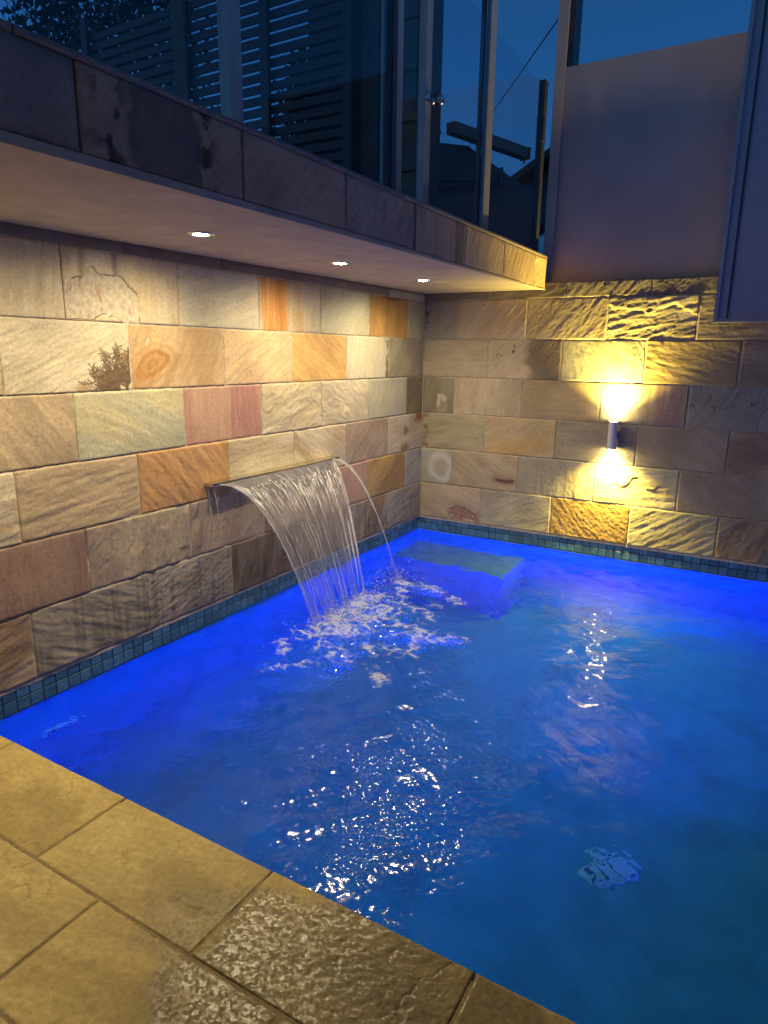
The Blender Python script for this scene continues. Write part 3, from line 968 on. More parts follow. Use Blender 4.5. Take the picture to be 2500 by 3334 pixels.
FS = [(TN, CR, 's', 0, 1), ((.44, .34, .20), CR, 's', 80, 1), ((.40, .33, .24), (.36, .29, .21), 'r', 20, .5), ((.33, .29, .23), (.30, .26, .21), 'd', 60, .5), ((.31, .28, .24), (.27, .24, .21), 'd', 62, .6),
      ((.31, .26, .22), (.27, .22, .18), 's', 88, 1), ((.29, .255, .225), (.25, .21, .18), 'd', 55, .35), ((.32, .25, .18), (.29, .22, .16), 's', 40, 1), ((.32, .25, .19), (.28, .22, .16), 's', 30, 1), ((.19, .19, .19), (.2, .2, .195), 's', 0, .3)]
FJ = [-.004, -.27, -.88, -1.485, -2.08, -2.685, -3.29, -3.895, -4.9]
FS = FS[2:]
FS = [(tuple(np.array(a) * (1.80, 1.44, 1.0)), tuple(np.array(b) * (1.80, 1.44, 1.0)), c, d, e) for a, b, c, d, e in FS]
FFX = {6: fx_blackblot, 4: fx_knot}
FFX = {1: None, 3: fx_facestreak(-1.62, -1.53), 4: fx_knot, 5: None, 6: fx_blackblot}
# order from the corner: 0 riven cream, 1 diag, 2 diag, 3 streaked, 4 knot/cracked, 5 tan (part of the plate), 6 black plate, 7 grey
for k in range(len(FJ) - 1):
    f_ = FFX.get(k)
    balp(stone('fascia_stone', FF, FJ[k + 1], FJ[k], 1.955, 2.168, FS[min(k, len(FS) - 1)], bal, res=.0065 if k < 7 else .03, fx=f_, depth=.034))
CJ = [-.004, -.42, -1.02, -1.60, -2.21, -2.83, -3.44, -4.05, -4.9]
for k in range(len(CJ) - 1):
    balp(stone('capping_stone', ((1.004, 0, 0), (0, 1, 0), (0, 0, 1), (1, 0, 0)), CJ[k + 1], CJ[k], 2.1665, 2.188, ((.36, .29, .22), (.30, .24, .18), 'd', 3, .4), bal, res=.006 if k < 7 else .03, gap=.0012, depth=.20, rnd=.002))
balp(box('slab_top', (.0, -4.9, 2.122), (.80, -.004, 2.18), M_TERR, bal))

# ------------------------------------------------------------------ upper ground behind and street
bm = bmesh.new()
g = [bm.verts.new(c) for c in ((-60, -60, 2.17), (-.301, -60, 2.17), (-.301, .31, 2.17), (-.301, 2.2, 2.17), (60, .31, 2.17), (60, 2.2, 2.17), (-60, .31, 2.17), (-60, 2.2, 2.17), (-60, 3.2, 2.5), (60, 3.2, 2.5), (-60, 300, 2.5), (60, 300, 2.5), (-300, 300, 2.5), (-300, -60, 2.17))]
for q in ((0, 1, 2, 6), (6, 2, 3, 7), (2, 4, 5, 3), (7, 3, 5, 9, 8), (8, 9, 11, 10)): bm.faces.new([g[i] for i in q])
bmesh.ops.recalc_face_normals(bm, faces=bm.faces)
tag(bm_obj('street', bm, M_TERR), kind='structure')
tag(box('earth_bank', (-3.0, -4.9, 1.0), (-.302, .30, 2.165), M_HOUSE), kind='structure')
tag(box('terrace', (-.300, -4.9, 1.95), (-.001, .30, 2.176), M_TERR), kind='structure')

# ------------------------------------------------------------------ rendered upper wall, its end post, side screen
rw = empty('rendered_wall', (3.0, .2, 2.0))
tag(rw, 'tall smooth rendered wall rising above the back stone wall', 'wall')
o = box('wall_face', (-1.985, -.10, .006), (3.5, .12, 1.45), M_WHITE, rw, bevel=.006)
o = box('wall_end_pier', (-2.06, -.115, .006), (-1.987, .10, 2.1), M_WHITE, rw, bevel=.004)
o = box('dark_channel', (-1.985, -.09, 1.452), (-1.945, .06, 2.1), M_DPOST, rw)
sc = empty('side_screen', (2.5, -.06, 1.70))
tag(sc, 'pale metal screen panel fixed over the wall at the right edge', 'screen')
box('frame', (-.335, -.02, .0), (-.312, .02, 1.9), M_WALUM, sc, bevel=.002)
box('frame', (-.3115, -.02, .0), (.9, .02, .022), M_WALUM, sc, bevel=.002)
box('infill_panel', (-.3115, -.004, .0225), (.9, .014, 1.9), M_WALUM, sc)
box('mullion', (-.262, -.012, .0225), (-.25, -.0045, 1.9), M_DPOST, sc)

hb = empty('sky_block_house', (2.4, -6.25, 0)); tag(hb, 'unseen cream house with sliding doors, added to hold back sky light', 'house')  # added out of view to hold back blue sky light and bounce warm light
M_CREAM = mplain('cream_render', (.50, .42, .31), .9, nscale=4, namt=.08, bump=.2, bscale=150)
box('wall', (-2.4, -.35, .0), (2.4, -.005, 3.4), M_CREAM, hb)
box('door_frame', (-1.6, -.004, .055), (1.6, .03, 2.25), M_DPOST, hb, bevel=.004)
for x in (-1.55, -.49, .57): box('door_glass', (x, .0305, .10), (x + .98, .036, 2.2), M_CARG, hb)
box('eave', (-2.4, -.35, 3.401), (2.4, .45, 3.56), M_CREAM, hb)
sw = empty('sky_block_wall', (4.95, -3.1, 0)); tag(sw, 'unseen cream wall right of the pool, added to hold back sky light', 'wall')  # unseen wall added to cut the sky light reaching the balcony edge
box('wall', (-.14, -3.4, .0), (.14, 2.98, 3.5), M_CREAM, sw)
box('coping', (-.17, -3.4, 3.501), (.17, 2.98, 3.56), M_CREAM, sw, bevel=.01)

# ------------------------------------------------------------------ glass fence on the balcony edge
fence = empty('glass_fence', (.95, -2.4, 2.188))
tag(fence, 'glass balustrade with slim metal posts along the balcony edge', 'fence')


def fpart(o):
    o.matrix_parent_inverse = fence.matrix_basis.inverted()
    return o


ZT = 3.32


def post(y0, y1, mat, x0=.90, x1=.95, zt=ZT):
    fpart(box('post', (x0, y0, 2.189), (x1, y1, zt), mat, fence, bevel=.003))


post(-3.275, -3.222, M_POST, .90, .95)
post(-2.190, -2.140, M_POST, .90, .95)
post(-1.150, -1.062, M_POST, .93, .955, 3.45)
post(-.118, -.055, M_DPOST, .90, .945)
post(-.052, -.012, M_POST, .88, .93)
for a, b_ in ((-4.9, -3.28), (-3.216, -2.235), (-2.134, -1.925), (-1.056, -.122)):
    fpart(box('glass_panel', (.915, a, 2.194), (.925, b_, 3.285), M_GLASS, fence, bevel=.001))
    fpart(box('channel', (.905, a, 2.1885), (.935, b_, 2.1935), M_DPOST, fence))
fpart(box('gasket_shade_strip', (.908, -2.232, 2.1945), (.932, -2.2, 3.29), M_DPOST, fence))
fpart(box('gasket_shade_strip', (.905, -1.175, 2.1945), (.928, -1.152, 3.44), M_DPOST, fence))  # shaded side of the post put in as a dark strip
fpart(box('hinge', (.935, -.135, 2.93), (.955, -.122, 3.09), M_DPOST, fence, bevel=.003))

gate = empty('glass_gate', (.93, -1.88, 2.188))
tag(gate, 'glass gate with a pale stile and round latch knob in the balustrade', 'gate')
box('stile', (-.02, -.035, .004), (.02, .025, 1.14), M_POST, gate, bevel=.003)
box('stile_trim', (.0, .0275, .004), (.018, .040, 1.14), M_DPOST, gate)
box('glass_panel', (-.005, .0405, .02), (.005, .72, 1.10), M_GLASS, gate, bevel=.001)
bm = bmesh.new()
add_lathe(bm, [(.016, .021), (.016, .030), (.008, .034), (.008, .050), (.020, .056), (.024, .066), (.022, .078), (.012, .084)], 24, 'X', (0, .035, .49))
bm_obj('latch_knob', bm, M_CHROME, gate, smooth=True)
bm = bmesh.new()
add_lathe(bm, [(.022, .0205), (.022, .026), (.018, .028)], 24, 'X', (0, -.015, .49))
bm_obj('latch_plate', bm, M_CHROME, gate)

# ------------------------------------------------------------------ things above: slat screen, neighbour's wall, hedge, car, house, wire
ss = empty('slat_screen', (-3.2, 1.2, 2.17))
tag(ss, 'dark horizontal slat screen with sky showing through its gaps', 'screen')
bm = bmesh.new(); add_box(bm, (-.0, -.012, -.042), (2.0, .012, .042))
bmesh.ops.bevel(bm, geom=list(bm.edges), offset=.003, segments=1, affect='EDGES')
slat_me = bpy.data.meshes.new('slat'); bm.to_mesh(slat_me); bm.free(); slat_me.materials.append(M_SLAT)
for b0 in (-2.3, -.3):
    for k in range(28):
        link('slat', slat_me, None, ss, (b0, 0, .06 + k * .112))
for x, w, m_ in ((-2.25, .05, M_SLAT), (-.62, .10, M_OLIVE), (.62, .055, M_SLAT), (1.68, .05, M_SLAT)):
    box('post', (x - w, -.06, 0), (x + w, -.0125, 3.3), m_, ss)
nw = empty('neighbour_house', (-2.0, 1.36, 2.17))
tag(nw, 'dark house corner with a pale pipe standing behind the slat screen', 'house')
box('wall', (-.15, 0, .0), (1.30, .25, 4.2), M_HOUSE, nw)
box('corner_panel', (.55, -.06, .0), (.75, -.001, 4.2), M_OLIVE, nw)
bm = bmesh.new(); add_tube(bm, [(.79, -.045, 0), (.79, -.045, 4.2)], .022, 10)
bm_obj('downpipe', bm, M_POST, nw)
for k in range(9):
    box('reflection_band', (1.0, -.035, .2 + k * .45), (1.28, -.001, .62 + k * .45), M_OLIVE, nw)  # reflections in the fence glass, built as olive bands


def leaf_mass(name, n, seed, fn, size, mat, parent=None):
    rs = np.random.RandomState(seed)
    V_, F_ = [], []
    for i in range(n):
        c = np.array(fn(rs)); a = rs.normal(size=3); a /= np.linalg.norm(a)
        b = np.cross(a, rs.normal(size=3)); b /= np.linalg.norm(b)
        s = size * rs.uniform(.6, 1.3)
        k = len(V_)
        V_ += [c - a * s, c + b * s * .4, c + a * s, c - b * s * .4]
        F_.append((k, k + 1, k + 2, k + 3))
    me = bpy.data.meshes.new(name); me.from_pydata([tuple(v) for v in V_], [], F_); me.materials.append(mat)
    return link(name, me, None, parent)


def hedge_pt(rs):
    x = rs.uniform(-.75, .55)
    zt = 1.7 + 1.1 * min(1, max(0, (x + .75) / .5)) + .25 * math.sin(x * 9)
    return (x, rs.uniform(-.2, .3), rs.uniform(0, 1) ** .7 * zt)


sh = empty('shrub', (-2.2, 1.75, 2.17))
tag(sh, 'dark leafy shrub hiding the lower gaps of the slat screen', 'shrub')
leaf_mass('foliage', 5200, 4, hedge_pt, .05, M_LEAF, sh)
bm = bmesh.new()
for x in (-.4, -.1, .2, .4): add_tube(bm, [(x, 0, 0), (x + .05, .03, .8), (x - .05, 0, 1.6)], [.03, .022, .01], 6)
bm_obj('stem', bm, M_LEAF, sh)

tr_ = empty('tree', (-5.6, 2.1, 2.17)); tag(tr_, 'dark bushy tree behind the slat screen at the upper left', 'tree')
leaf_mass('crown', 13000, 9, lambda rs: tuple(np.array((rs.uniform(-2.6, .95), rs.uniform(-.4, .6), rs.uniform(.5, 5.6))) + rs.normal(size=3) * .08), .075, M_LEAF, tr_)
bm = bmesh.new(); add_tube(bm, [(0, 0, 0), (.05, .1, 1.2), (-.05, .1, 2.6), (.1, 0, 3.8)], [.10, .08, .06, .02], 8); add_tube(bm, [(.03, .1, 1.2), (.4, .1, 2.2), (.6, .1, 3.2)], [.05, .04, .015], 6)
bm_obj('trunk', bm, M_LEAF, tr_)

# the parked four wheel drive, side on, seen from below
A_ = math.atan2(.505, .863)
car = empty('parked_car', (-1.72, 4.05, 2.44), (0, 0, A_))
tag(car, 'dark four wheel drive car with roof rack and tube parked beyond the glass gate', 'car')


def loft(bm, secs):
    rings = [[bm.verts.new(p) for p in s] for s in secs]
    n = len(rings[0])
    for a, b in zip(rings, rings[1:]):
        for k in range(n): bm.faces.new((a[k], a[(k + 1) % n], b[(k + 1) % n], b[k]))
    bm.faces.new(list(reversed(rings[0]))); bm.faces.new(rings[-1])


def sect(x, zt, zb, w, r=.12):
    return [(x, -w, zb), (x, w, zb), (x, w, zt - r), (x, w - r, zt), (x, -w + r, zt), (x, -w, zt - r)]


bm = bmesh.new()
loft(bm, [sect(-2.45, 1.0, .45, .78), sect(-2.3, 1.12, .35, .88), sect(.9, 1.16, .35, .9), sect(1.7, 1.10, .35, .88), sect(2.0, .95, .42, .78)])
bm_obj('body', bm, M_CAR, car, bevel=.03)
bm = bmesh.new()
loft(bm, [sect(-2.40, 1.15, 1.13, .80, .01), sect(-2.22, 1.60, 1.13, .74), sect(-1.9, 1.70, 1.13, .74), sect(-.6, 1.72, 1.13, .74), sect(.15, 1.66, 1.13, .73), sect(.85, 1.17, 1.13, .78, .01)])
bm_obj('cabin', bm, M_CAR, car, bevel=.02)
for x0, x1 in ((-2.05, -1.35), (-1.25, -.5), (-.4, .25)):
    for s in (-1, 1):
        box('window', (x0, s * .765 - .006, 1.20), (x1, s * .765 + .006, 1.55), M_CARG, car)
for x in (-1.6, 1.25):
    for s in (-1, 1):
        wl = empty('wheel', (x, s * .80, .36)); wl.parent = car
        bm = bmesh.new(); add_lathe(bm, [(.24, -.11), (.36, -.09), (.37, 0), (.36, .09), (.24, .11)], 28, 'Y'); bm_obj('tyre', bm, M_RUB, wl)
        bm = bmesh.new(); add_lathe(bm, [(.23, -.112), (.20, -.118), (.20, .118), (.23, .112)], 20, 'Y'); bm_obj('rim', bm, M_CHROME, wl)
bm = bmesh.new()
for x in (-2.0, -1.2, -.4): add_box(bm, (x - .03, -.72, 1.735), (x + .03, .72, 1.765))
for y in (-.7, .7): add_box(bm, (-2.1, y - .025, 1.766), (-.2, y + .025, 1.80))
for x in (-2.0, -1.2, -.4):
    for y in (-.66, .66): add_box(bm, (x - .03, y - .03, 1.68), (x + .03, y + .03, 1.7345))
bm_obj('roof_rack', bm, M_DPOST, car)
bm = bmesh.new(); add_box(bm, (-.02, -.04, .8), (.02, .04, 1.02)); bm_obj('mirror', bm, M_CAR, car, loc=(.55, -.93, .3))
tube = empty('roof_tube', (-1.18, 3.8, 4.22)); tag(tube, 'dark square storage tube sticking out above the car roof', 'storage tube')
tube.rotation_euler = (0, 0, math.atan2(.958, .286))
bm = bmesh.new(); add_box(bm, (-.6, -.07, -.065), (.95, .07, .065)); bm_obj('tube_body', bm, M_DPOST, tube, bevel=.01)
bm = bmesh.new(); add_box(bm, (.951, -.08, -.075), (.99, .08, .075)); bm_obj('end_cap', bm, M_DPOST, tube, bevel=.006)
bm = bmesh.new(); add_tube(bm, [(.96, .0, -.075), (.96, 0, -.13)], .012, 6); bm_obj('strap', bm, M_DPOST, tube)

hs = empty('gabled_house', (-1.0, 16.0, 2.5)); tag(hs, 'dark far house with sloping roof against the dusk sky', 'house')
box('wall', (-3.6, -2, 0), (4.5, 4, 3.2), M_HOUSE, hs)
bm = bmesh.new()
pr = [(-4.3, 3.2), (.6, 6.0), (5.4, 3.2), (5.4, 3.02), (.6, 5.8), (-4.3, 3.02)]
a = [bm.verts.new((x, -2.4, z)) for x, z in pr]; b = [bm.verts.new((x, 4.4, z)) for x, z in pr]
bm.faces.new(a); bm.faces.new(list(reversed(b)))
for k in range(6): bm.faces.new((a[k], b[k], b[(k + 1) % 6], a[(k + 1) % 6]))
bmesh.ops.recalc_face_normals(bm, faces=bm.faces)
bm_obj('roof', bm, M_SLAT, hs)
bm = bmesh.new()
g2 = [bm.verts.new(c) for c in ((-3.6, -1.99, 3.2), (4.5, -1.99, 3.2), (.6, -1.99, 5.75))]
g3 = [bm.verts.new((v.co.x, 3.9, v.co.z)) for v in g2]
bm.faces.new(g2); bm.faces.new(list(reversed(g3)))
for k in range(3): bm.faces.new((g2[k], g3[k], g3[(k + 1) % 3], g2[(k + 1) % 3]))
bm_obj('gable', bm, M_HOUSE, hs)

P0 = Vector((-2.014, 7.904, 6.7)); c0 = Vector((2.60638, -5.10668, 1.46967))
P1 = c0 + (Vector((-2.788, 7.021, 5.118)) - c0) * 1.9
bm = bmesh.new()
d_ = P0 - P1
add_tube(bm, [P1 - d_ * .6 + Vector((0, 0, .0)), P1, P0, P0 + d_ * .8], .011, 6)
tag(bm_obj('power_line', bm, M_WIRE), 'thin dark overhead wire slanting across the dusk sky', 'wire')

# ------------------------------------------------------------------ downlights
DL_POW, WL_POW = 70.0, 320.0
DWARM = (1.0, .80, .46)


def lamp(name, kind, loc, rot, power, col, parent=None, **kw):
    l = bpy.data.lights.new(name, kind)
    l.energy = power; l.color = col
    for k, v in kw.items(): setattr(l, k, v)
    o = bpy.data.objects.new(name, l); COL.objects.link(o)
    o.location = loc; o.rotation_euler = rot
    if parent is not None: o.parent = parent
    return o


dl_labels = ['lit round downlight nearest the left edge, above the carved looking cream block', 'lit round downlight in the middle of the soffit row', 'lit round downlight closest to the wall corner']
dl_labels = ['largest lit downlight in the soffit, leftmost of the three', 'lit downlight in the soffit, middle one of the three', 'smallest lit downlight in the soffit, closest to the wall corner', 'downlight beyond the left edge of the view']
for i, (x, y) in enumerate(((.48, -2.97), (.475, -1.95), (.48, -.98), (.48, -3.97))):
    zc = zl + (zr - zl) * (y - yl) / (yr - yl)
    t = empty('downlight', (x, y, zc))
    tag(t, dl_labels[i], 'downlight', 'round downlights in the soffit')
    bm = bmesh.new()
    prof = [(.034, .0), (.034, -.004), (.050, -.006), (.058, -.003), (.058, .0)]
    add_lathe(bm, prof, 40)
    bm.faces.ensure_lookup_table()
    caps = [f for f in bm.faces if len(f.verts) > 4]
    bmesh.ops.delete(bm, geom=caps, context='FACES_ONLY')
    bm_obj('trim_ring', bm, M_CHROME, t, smooth=True)
    bm = bmesh.new()
    add_lathe(bm, [(.033, -.0010), (.033, -.0022), (.024, -.0050), (.0005, -.0065)], 32)
    bm_obj('lens', bm, M_LENS, t, smooth=True)
    lamp('downlight_lamp', 'SPOT', (0, 0, -.012), (0, 0, 0), DL_POW, DWARM, t, spot_size=math.radians(172), spot_blend=.85, shadow_soft_size=.02)

# ------------------------------------------------------------------ up and down wall lamp
wlm = empty('wall_lamp', (1.592, -.072, .916))
tag(wlm, 'white cylinder wall lamp shining yellow light up and down the stone', 'lamp')
bm = bmesh.new()
add_lathe(bm, [(.026, -.100), (.030, -.101), (.031, -.098), (.031, .098), (.030, .101), (.026, .100)], 40)
bm_obj('body', bm, mplain('lamp_enamel', (.62, .62, .66), .38, nscale=25, namt=.06), wlm, smooth=False)
for s in (-1, 1):
    bm = bmesh.new(); add_lathe(bm, [(.0245, s * .1005), (.0245, s * .1025), (.01, s * .1035)], 28)
    bm_obj('lens', bm, M_LENSY, wlm)
    lamp('wall_lamp_light', 'SPOT', (0, 0, s * .108), (PI if s > 0 else 0, 0, 0), WL_POW, (1.0, .74, .13), wlm, spot_size=math.radians(128), spot_blend=1.0, shadow_soft_size=.022)
bm = bmesh.new(); add_lathe(bm, [(.030, .070), (.030, .058), (.014, .054), (.014, .030)], 28, 'Y'); bm_obj('bracket', bm, M_CHROME, wlm, smooth=False)

# ------------------------------------------------------------------ underwater lights (on the near side walls of the basin)
def pool_light(loc, rz, label, power, col, size, tilt):
    t = empty('pool_light', loc, (0, 0, rz)); tag(t, label, 'pool light', 'round underwater lights on the pool walls')
    bm = bmesh.new(); add_lathe(bm, [(.10, .0), (.10, .02), (.085, .028), (.075, .02)], 36, 'Y'); bm_obj('rim', bm, M_PLAST, t, smooth=True)
    bm = bmesh.new(); add_lathe(bm, [(.074, .02), (.05, .03), (.001, .034)], 32, 'Y'); bm_obj('lens', bm, M_LENSB, t, smooth=True)
    lamp('pool_light_lamp', 'SPOT', (0, .06, 0), (PI / 2 + tilt, 0, 0), power, col, t, spot_size=math.radians(size), spot_blend=.9, shadow_soft_size=.07)


pool_light((2.2, PY, -.28), 0, 'underwater light high on the near pool wall shining at the back wall', 1400, (.0, .022, 1.0), 124, math.radians(33))
pool_light((PX, -1.9, -.28), PI / 2, 'underwater light on the right pool wall shining across the pool', 1450, (.0, .022, 1.0), 124, math.radians(35))

# ------------------------------------------------------------------ water surface
rng = np.random.RandomState(12)
NW = 70
lam = np.exp(rng.uniform(np.log(.07), np.log(.65), NW))
ang = rng.uniform(0, 2 * PI, NW)
ph = rng.uniform(0, 2 * PI, NW)
am = .00038 * (lam / .3) ** 1.0

N2 = 36
lam2 = np.exp(rng.uniform(np.log(.020), np.log(.055), N2)); ang2 = rng.uniform(0, 2 * PI, N2); ph2 = rng.uniform(0, 2 * PI, N2)
CAP = .105


def wz(X, Y):
    r = np.hypot(X - .62, (Y + 2.02) * .75)
    Z = np.zeros_like(X)
    wx = X + .05 * (fbm(X * 3, Y * 3, 70, 2) - .5); wy = Y + .05 * (fbm(X * 3, Y * 3, 71, 2) - .5)
    for l, a, p, m_ in zip(lam, ang, ph, am):
        k = 2 * PI / l
        Z += m_ * np.sin(k * (wx * math.cos(a) + wy * math.sin(a)) + p)
    Z *= .75 + 1.3 * np.exp(-r / .9)
    r2 = r + .06 * (fbm(X * 5, Y * 5, 72, 3) - .5)
    Z += .0050 * np.exp(-r / .55) * np.sin(2 * PI * r2 / .13 + 1.0)
    Z += .016 * np.exp(-(r / .38) ** 2) * (fbm(X * 16, Y * 16, 73, 4) - .5) * 2
    Z += .002 * (fbm(X * 11, Y * 11, 74, 3) - .5) * (.45 + np.exp(-r / 1.1))
    patch = .35 + 1.2 * sm(.42, .62, fbm(X * 6, Y * 9, 75, 4))
    c = np.zeros_like(X)
    for l, a, p in zip(lam2, ang2, ph2):
        k = 2 * PI / l
        c += l * np.sin(k * (wx * math.cos(a) + wy * math.sin(a)) + p)
    patch *= (1 - .75 * sm(1.80, 2.05, X) * sm(-1.7, -2.2, Y)) * (1 - .45 * sm(-2.3, -2.1, Y))
    Z += .0065 * (fbm(X * 8, Y * 10, 76, 3) - .5) * sm(-2.6, -1.6, Y) * sm(.9, 1.4, X)
    Z += CAP / (2 * PI * math.sqrt(len(lam2) / 2)) * c * patch
    return Z


def grid_obj(name, x0, x1, y0, y1, nx, ny, mat, sel=None, dz=0.0, zfun=None, parent=None, dens=None):
    xs = nx if hasattr(nx, '__len__') else np.linspace(x0, x1, nx)
    ys = ny if hasattr(ny, '__len__') else np.linspace(y0, y1, ny)
    nx, ny = len(xs), len(ys)
    X, Y = np.meshgrid(xs, ys)
    Z = (zfun or wz)(X, Y) + WATER_Z + dz
    V_ = np.stack([X, Y, Z], -1).reshape(-1, 3)
    idx = np.arange(nx * ny).reshape(ny, nx)
    f = np.stack([idx[:-1, :-1], idx[:-1, 1:], idx[1:, 1:], idx[1:, :-1]], -1).reshape(-1, 4)
    Dn = dens(X, Y) if dens is not None else None
    if Dn is not None:
        ok = Dn > 0
        keep = (ok[:-1, :-1] | ok[1:, :-1] | ok[:-1, 1:] | ok[1:, 1:]).reshape(-1)
        f = f[keep]
        used = np.unique(f); mp = np.full(len(V_), -1); mp[used] = np.arange(len(used))
        V_ = V_[used]; f = mp[f]; Dn = np.clip(Dn.reshape(-1)[used], 0, 1)
    me = bpy.data.meshes.new(name)
    me.vertices.add(len(V_)); me.vertices.foreach_set('co', V_.ravel())
    me.loops.add(f.size); me.loops.foreach_set('vertex_index', f.ravel().astype(np.int32))
    me.polygons.add(len(f)); me.polygons.foreach_set('loop_start', np.arange(0, f.size, 4, dtype=np.int32))
    me.polygons.foreach_set('use_smooth', np.ones(len(f), bool))
    me.update(calc_edges=True)
    if Dn is not None:
        aw = me.attributes.new('Dens', 'FLOAT', 'POINT'); aw.data.foreach_set('value', Dn)
    me.validate()
    me.materials.append(mat)
    return link(name, me, None, parent)


wxs = np.concatenate([np.arange(-.011, .45, .01), np.arange(.45, 2.5, .005), np.linspace(2.5, PX - .002, 170)])
wys = np.concatenate([np.arange(PY + .001, -2.1, .005), np.linspace(-2.1, .0115, 290)])
water = grid_obj('pool_water', 0, 0, 0, 0, wxs, wys, M_WATER)
tag(water, kind='structure')

# ------------------------------------------------------------------ foam round the foot of the fall
FOAM = [((.56, -2.34), (.56, -1.70), .10, 1.0), ((.66, -2.26), (.72, -1.80), .12, .95), ((.84, -2.06), (1.28, -1.98), .05, .9), ((.80, -2.0), (1.10, -2.10), .09, .75), ((.83, -1.35), (1.07, -1.49), .035, .9), ((.65, -1.30), (.83, -1.36), .045, .8),
        ((.54, -1.34), (.70, -1.30), .06, .9), ((.73, -1.70), (.95, -1.72), .06, .75), ((.86, -2.55), (.70, -2.40), .08, .7), ((1.17, -2.62), (1.02, -2.50), .05, .68), ((.64, -2.80), (.80, -2.62), .05, .62), ((1.14, -2.29), (1.06, -2.08), .03, .75),
        ((.9, -2.35), (1.16, -2.30), .05, .7), ((.70, -1.55), (.62, -1.40), .06, .7), ((.95, -1.60), (1.0, -1.90), .05, .6), ((.5, -2.5), (.56, -2.62), .05, .55)]


def foam_dens(X, Y):
    D = np.zeros_like(X)
    wx = X + .05 * (fbm(X * 7, Y * 7, 55, 3) - .5); wy = Y + .09 * (fbm(X * 7, Y * 7, 56, 3) - .5)
    for (ax, ay), (bx, by), r, w in FOAM:
        dx, dy = bx - ax, by - ay
        t = np.clip(((wx - ax) * dx + (wy - ay) * dy) / (dx * dx + dy * dy), 0, 1)
        d = np.hypot(wx - ax - t * dx, wy - ay - t * dy)
        D = np.maximum(D, w * np.exp(-(d / (r * 1.25)) ** 2))
    n = fbm(X * 40, Y * 40, 57, 4)
    rd = 1 - np.abs(fbm(X * 13, Y * 15, 58, 4) - .5) * 8
    return D * (.62 + .55 * sm(.2, .9, rd)) + .8 * (n - .5) + .10 * (rd - .5)


foam = grid_obj('foam', .3, 1.7, -3.1, -.9, 400, 620, M_FOAM, dens=lambda X, Y: (foam_dens(X, Y) - .36) * 1.5, dz=.003, zfun=lambda X, Y: wz(X, Y) + .006 * fbm(X * 60, Y * 60, 59, 2) + .030 * np.exp(-(np.hypot(X - .58, (Y + 2.02) * .55) / .14) ** 2) * fbm(X * 30, Y * 30, 60, 3))
tag(foam, kind='stuff')


rs = np.random.RandomState(31)
bm = bmesh.new(); bmesh.ops.create_icosphere(bm, subdivisions=1, radius=1.0)
bm.verts.ensure_lookup_table(); iv = np.array([v.co[:] for v in bm.verts]); jf = np.array([[v.index for v in f.verts] for f in bm.faces]); bm.free()
NB = 5200
seg = rs.randint(0, 9, NB); tpar = rs.rand(NB)
segs_ = np.array([(*a, *b, r) for a, b, r, w in (FOAM[0], FOAM[0], FOAM[1], FOAM[1], FOAM[3], FOAM[6], FOAM[5], FOAM[2], FOAM[8])])
sg = segs_[seg]
bx = sg[:, 0] + (sg[:, 2] - sg[:, 0]) * tpar + rs.normal(size=NB) * sg[:, 4] * .75
by = sg[:, 1] + (sg[:, 3] - sg[:, 1]) * tpar + rs.normal(size=NB) * sg[:, 4] * .85
bz = WATER_Z - .010 - np.abs(rs.normal(size=NB)) * .045
br = np.exp(rs.uniform(np.log(.0018), np.log(.0062), NB))
ok = (bx > .03) & (bx < 1.6)
bx, by, bz, br = bx[ok], by[ok], bz[ok], br[ok]
VB = (iv[None] * br[:, None, None] + np.stack([bx, by, bz], -1)[:, None, :]).reshape(-1, 3)
FBb = (jf[None] + (np.arange(len(bx)) * len(iv))[:, None, None]).reshape(-1, 3)
me = bpy.data.meshes.new('bubble_cloud')
me.vertices.add(len(VB)); me.vertices.foreach_set('co', VB.ravel())
me.loops.add(FBb.size); me.loops.foreach_set('vertex_index', FBb.ravel().astype(np.int32))
me.polygons.add(len(FBb)); me.polygons.foreach_set('loop_start', np.arange(0, FBb.size, 3, dtype=np.int32))
me.polygons.foreach_set('use_smooth', np.ones(len(FBb), bool)); me.update(calc_edges=True); me.validate()
tag(link('bubble_cloud', me, M_BUBB), kind='stuff')

# ------------------------------------------------------------------ spout and falling sheet
sp = empty('water_spout', (.03, -1.94, .775))
tag(sp, 'thin steel waterfall blade projecting from the stone wall', 'spout')
box('blade', (-.029, -.61, .004), (.034, .59, .009), M_CHROME, sp, bevel=.0015)
box('lower_lip', (-.029, -.61, -.009), (.030, .59, -.004), M_CHROME, sp, bevel=.0015)
for y in (-.61, .58): box('end_plate', (-.029, y, -.0038), (.030, y + .01, .0038), M_CHROME, sp)

wf = empty('waterfall', (.55, -2.0, WATER_Z))
tag(wf, 'clear sheet of water falling in an arc from the spout into the pool', 'waterfall')
TE = math.sqrt(2 * (.772 - WATER_Z + .01) / 9.81)


def traj(s, t, vx=1.17):
    """s 0..1 along the blade (left to right), t seconds"""
    q = t / TE
    e = q ** .8
    yl_ = -2.50 + .22 * e; yr_ = -1.42 - .30 * e
    return (.062 + vx * t * (1 - .06 * s), yl_ + (yr_ - yl_) * s, .772 - .5 * 9.81 * t * t)


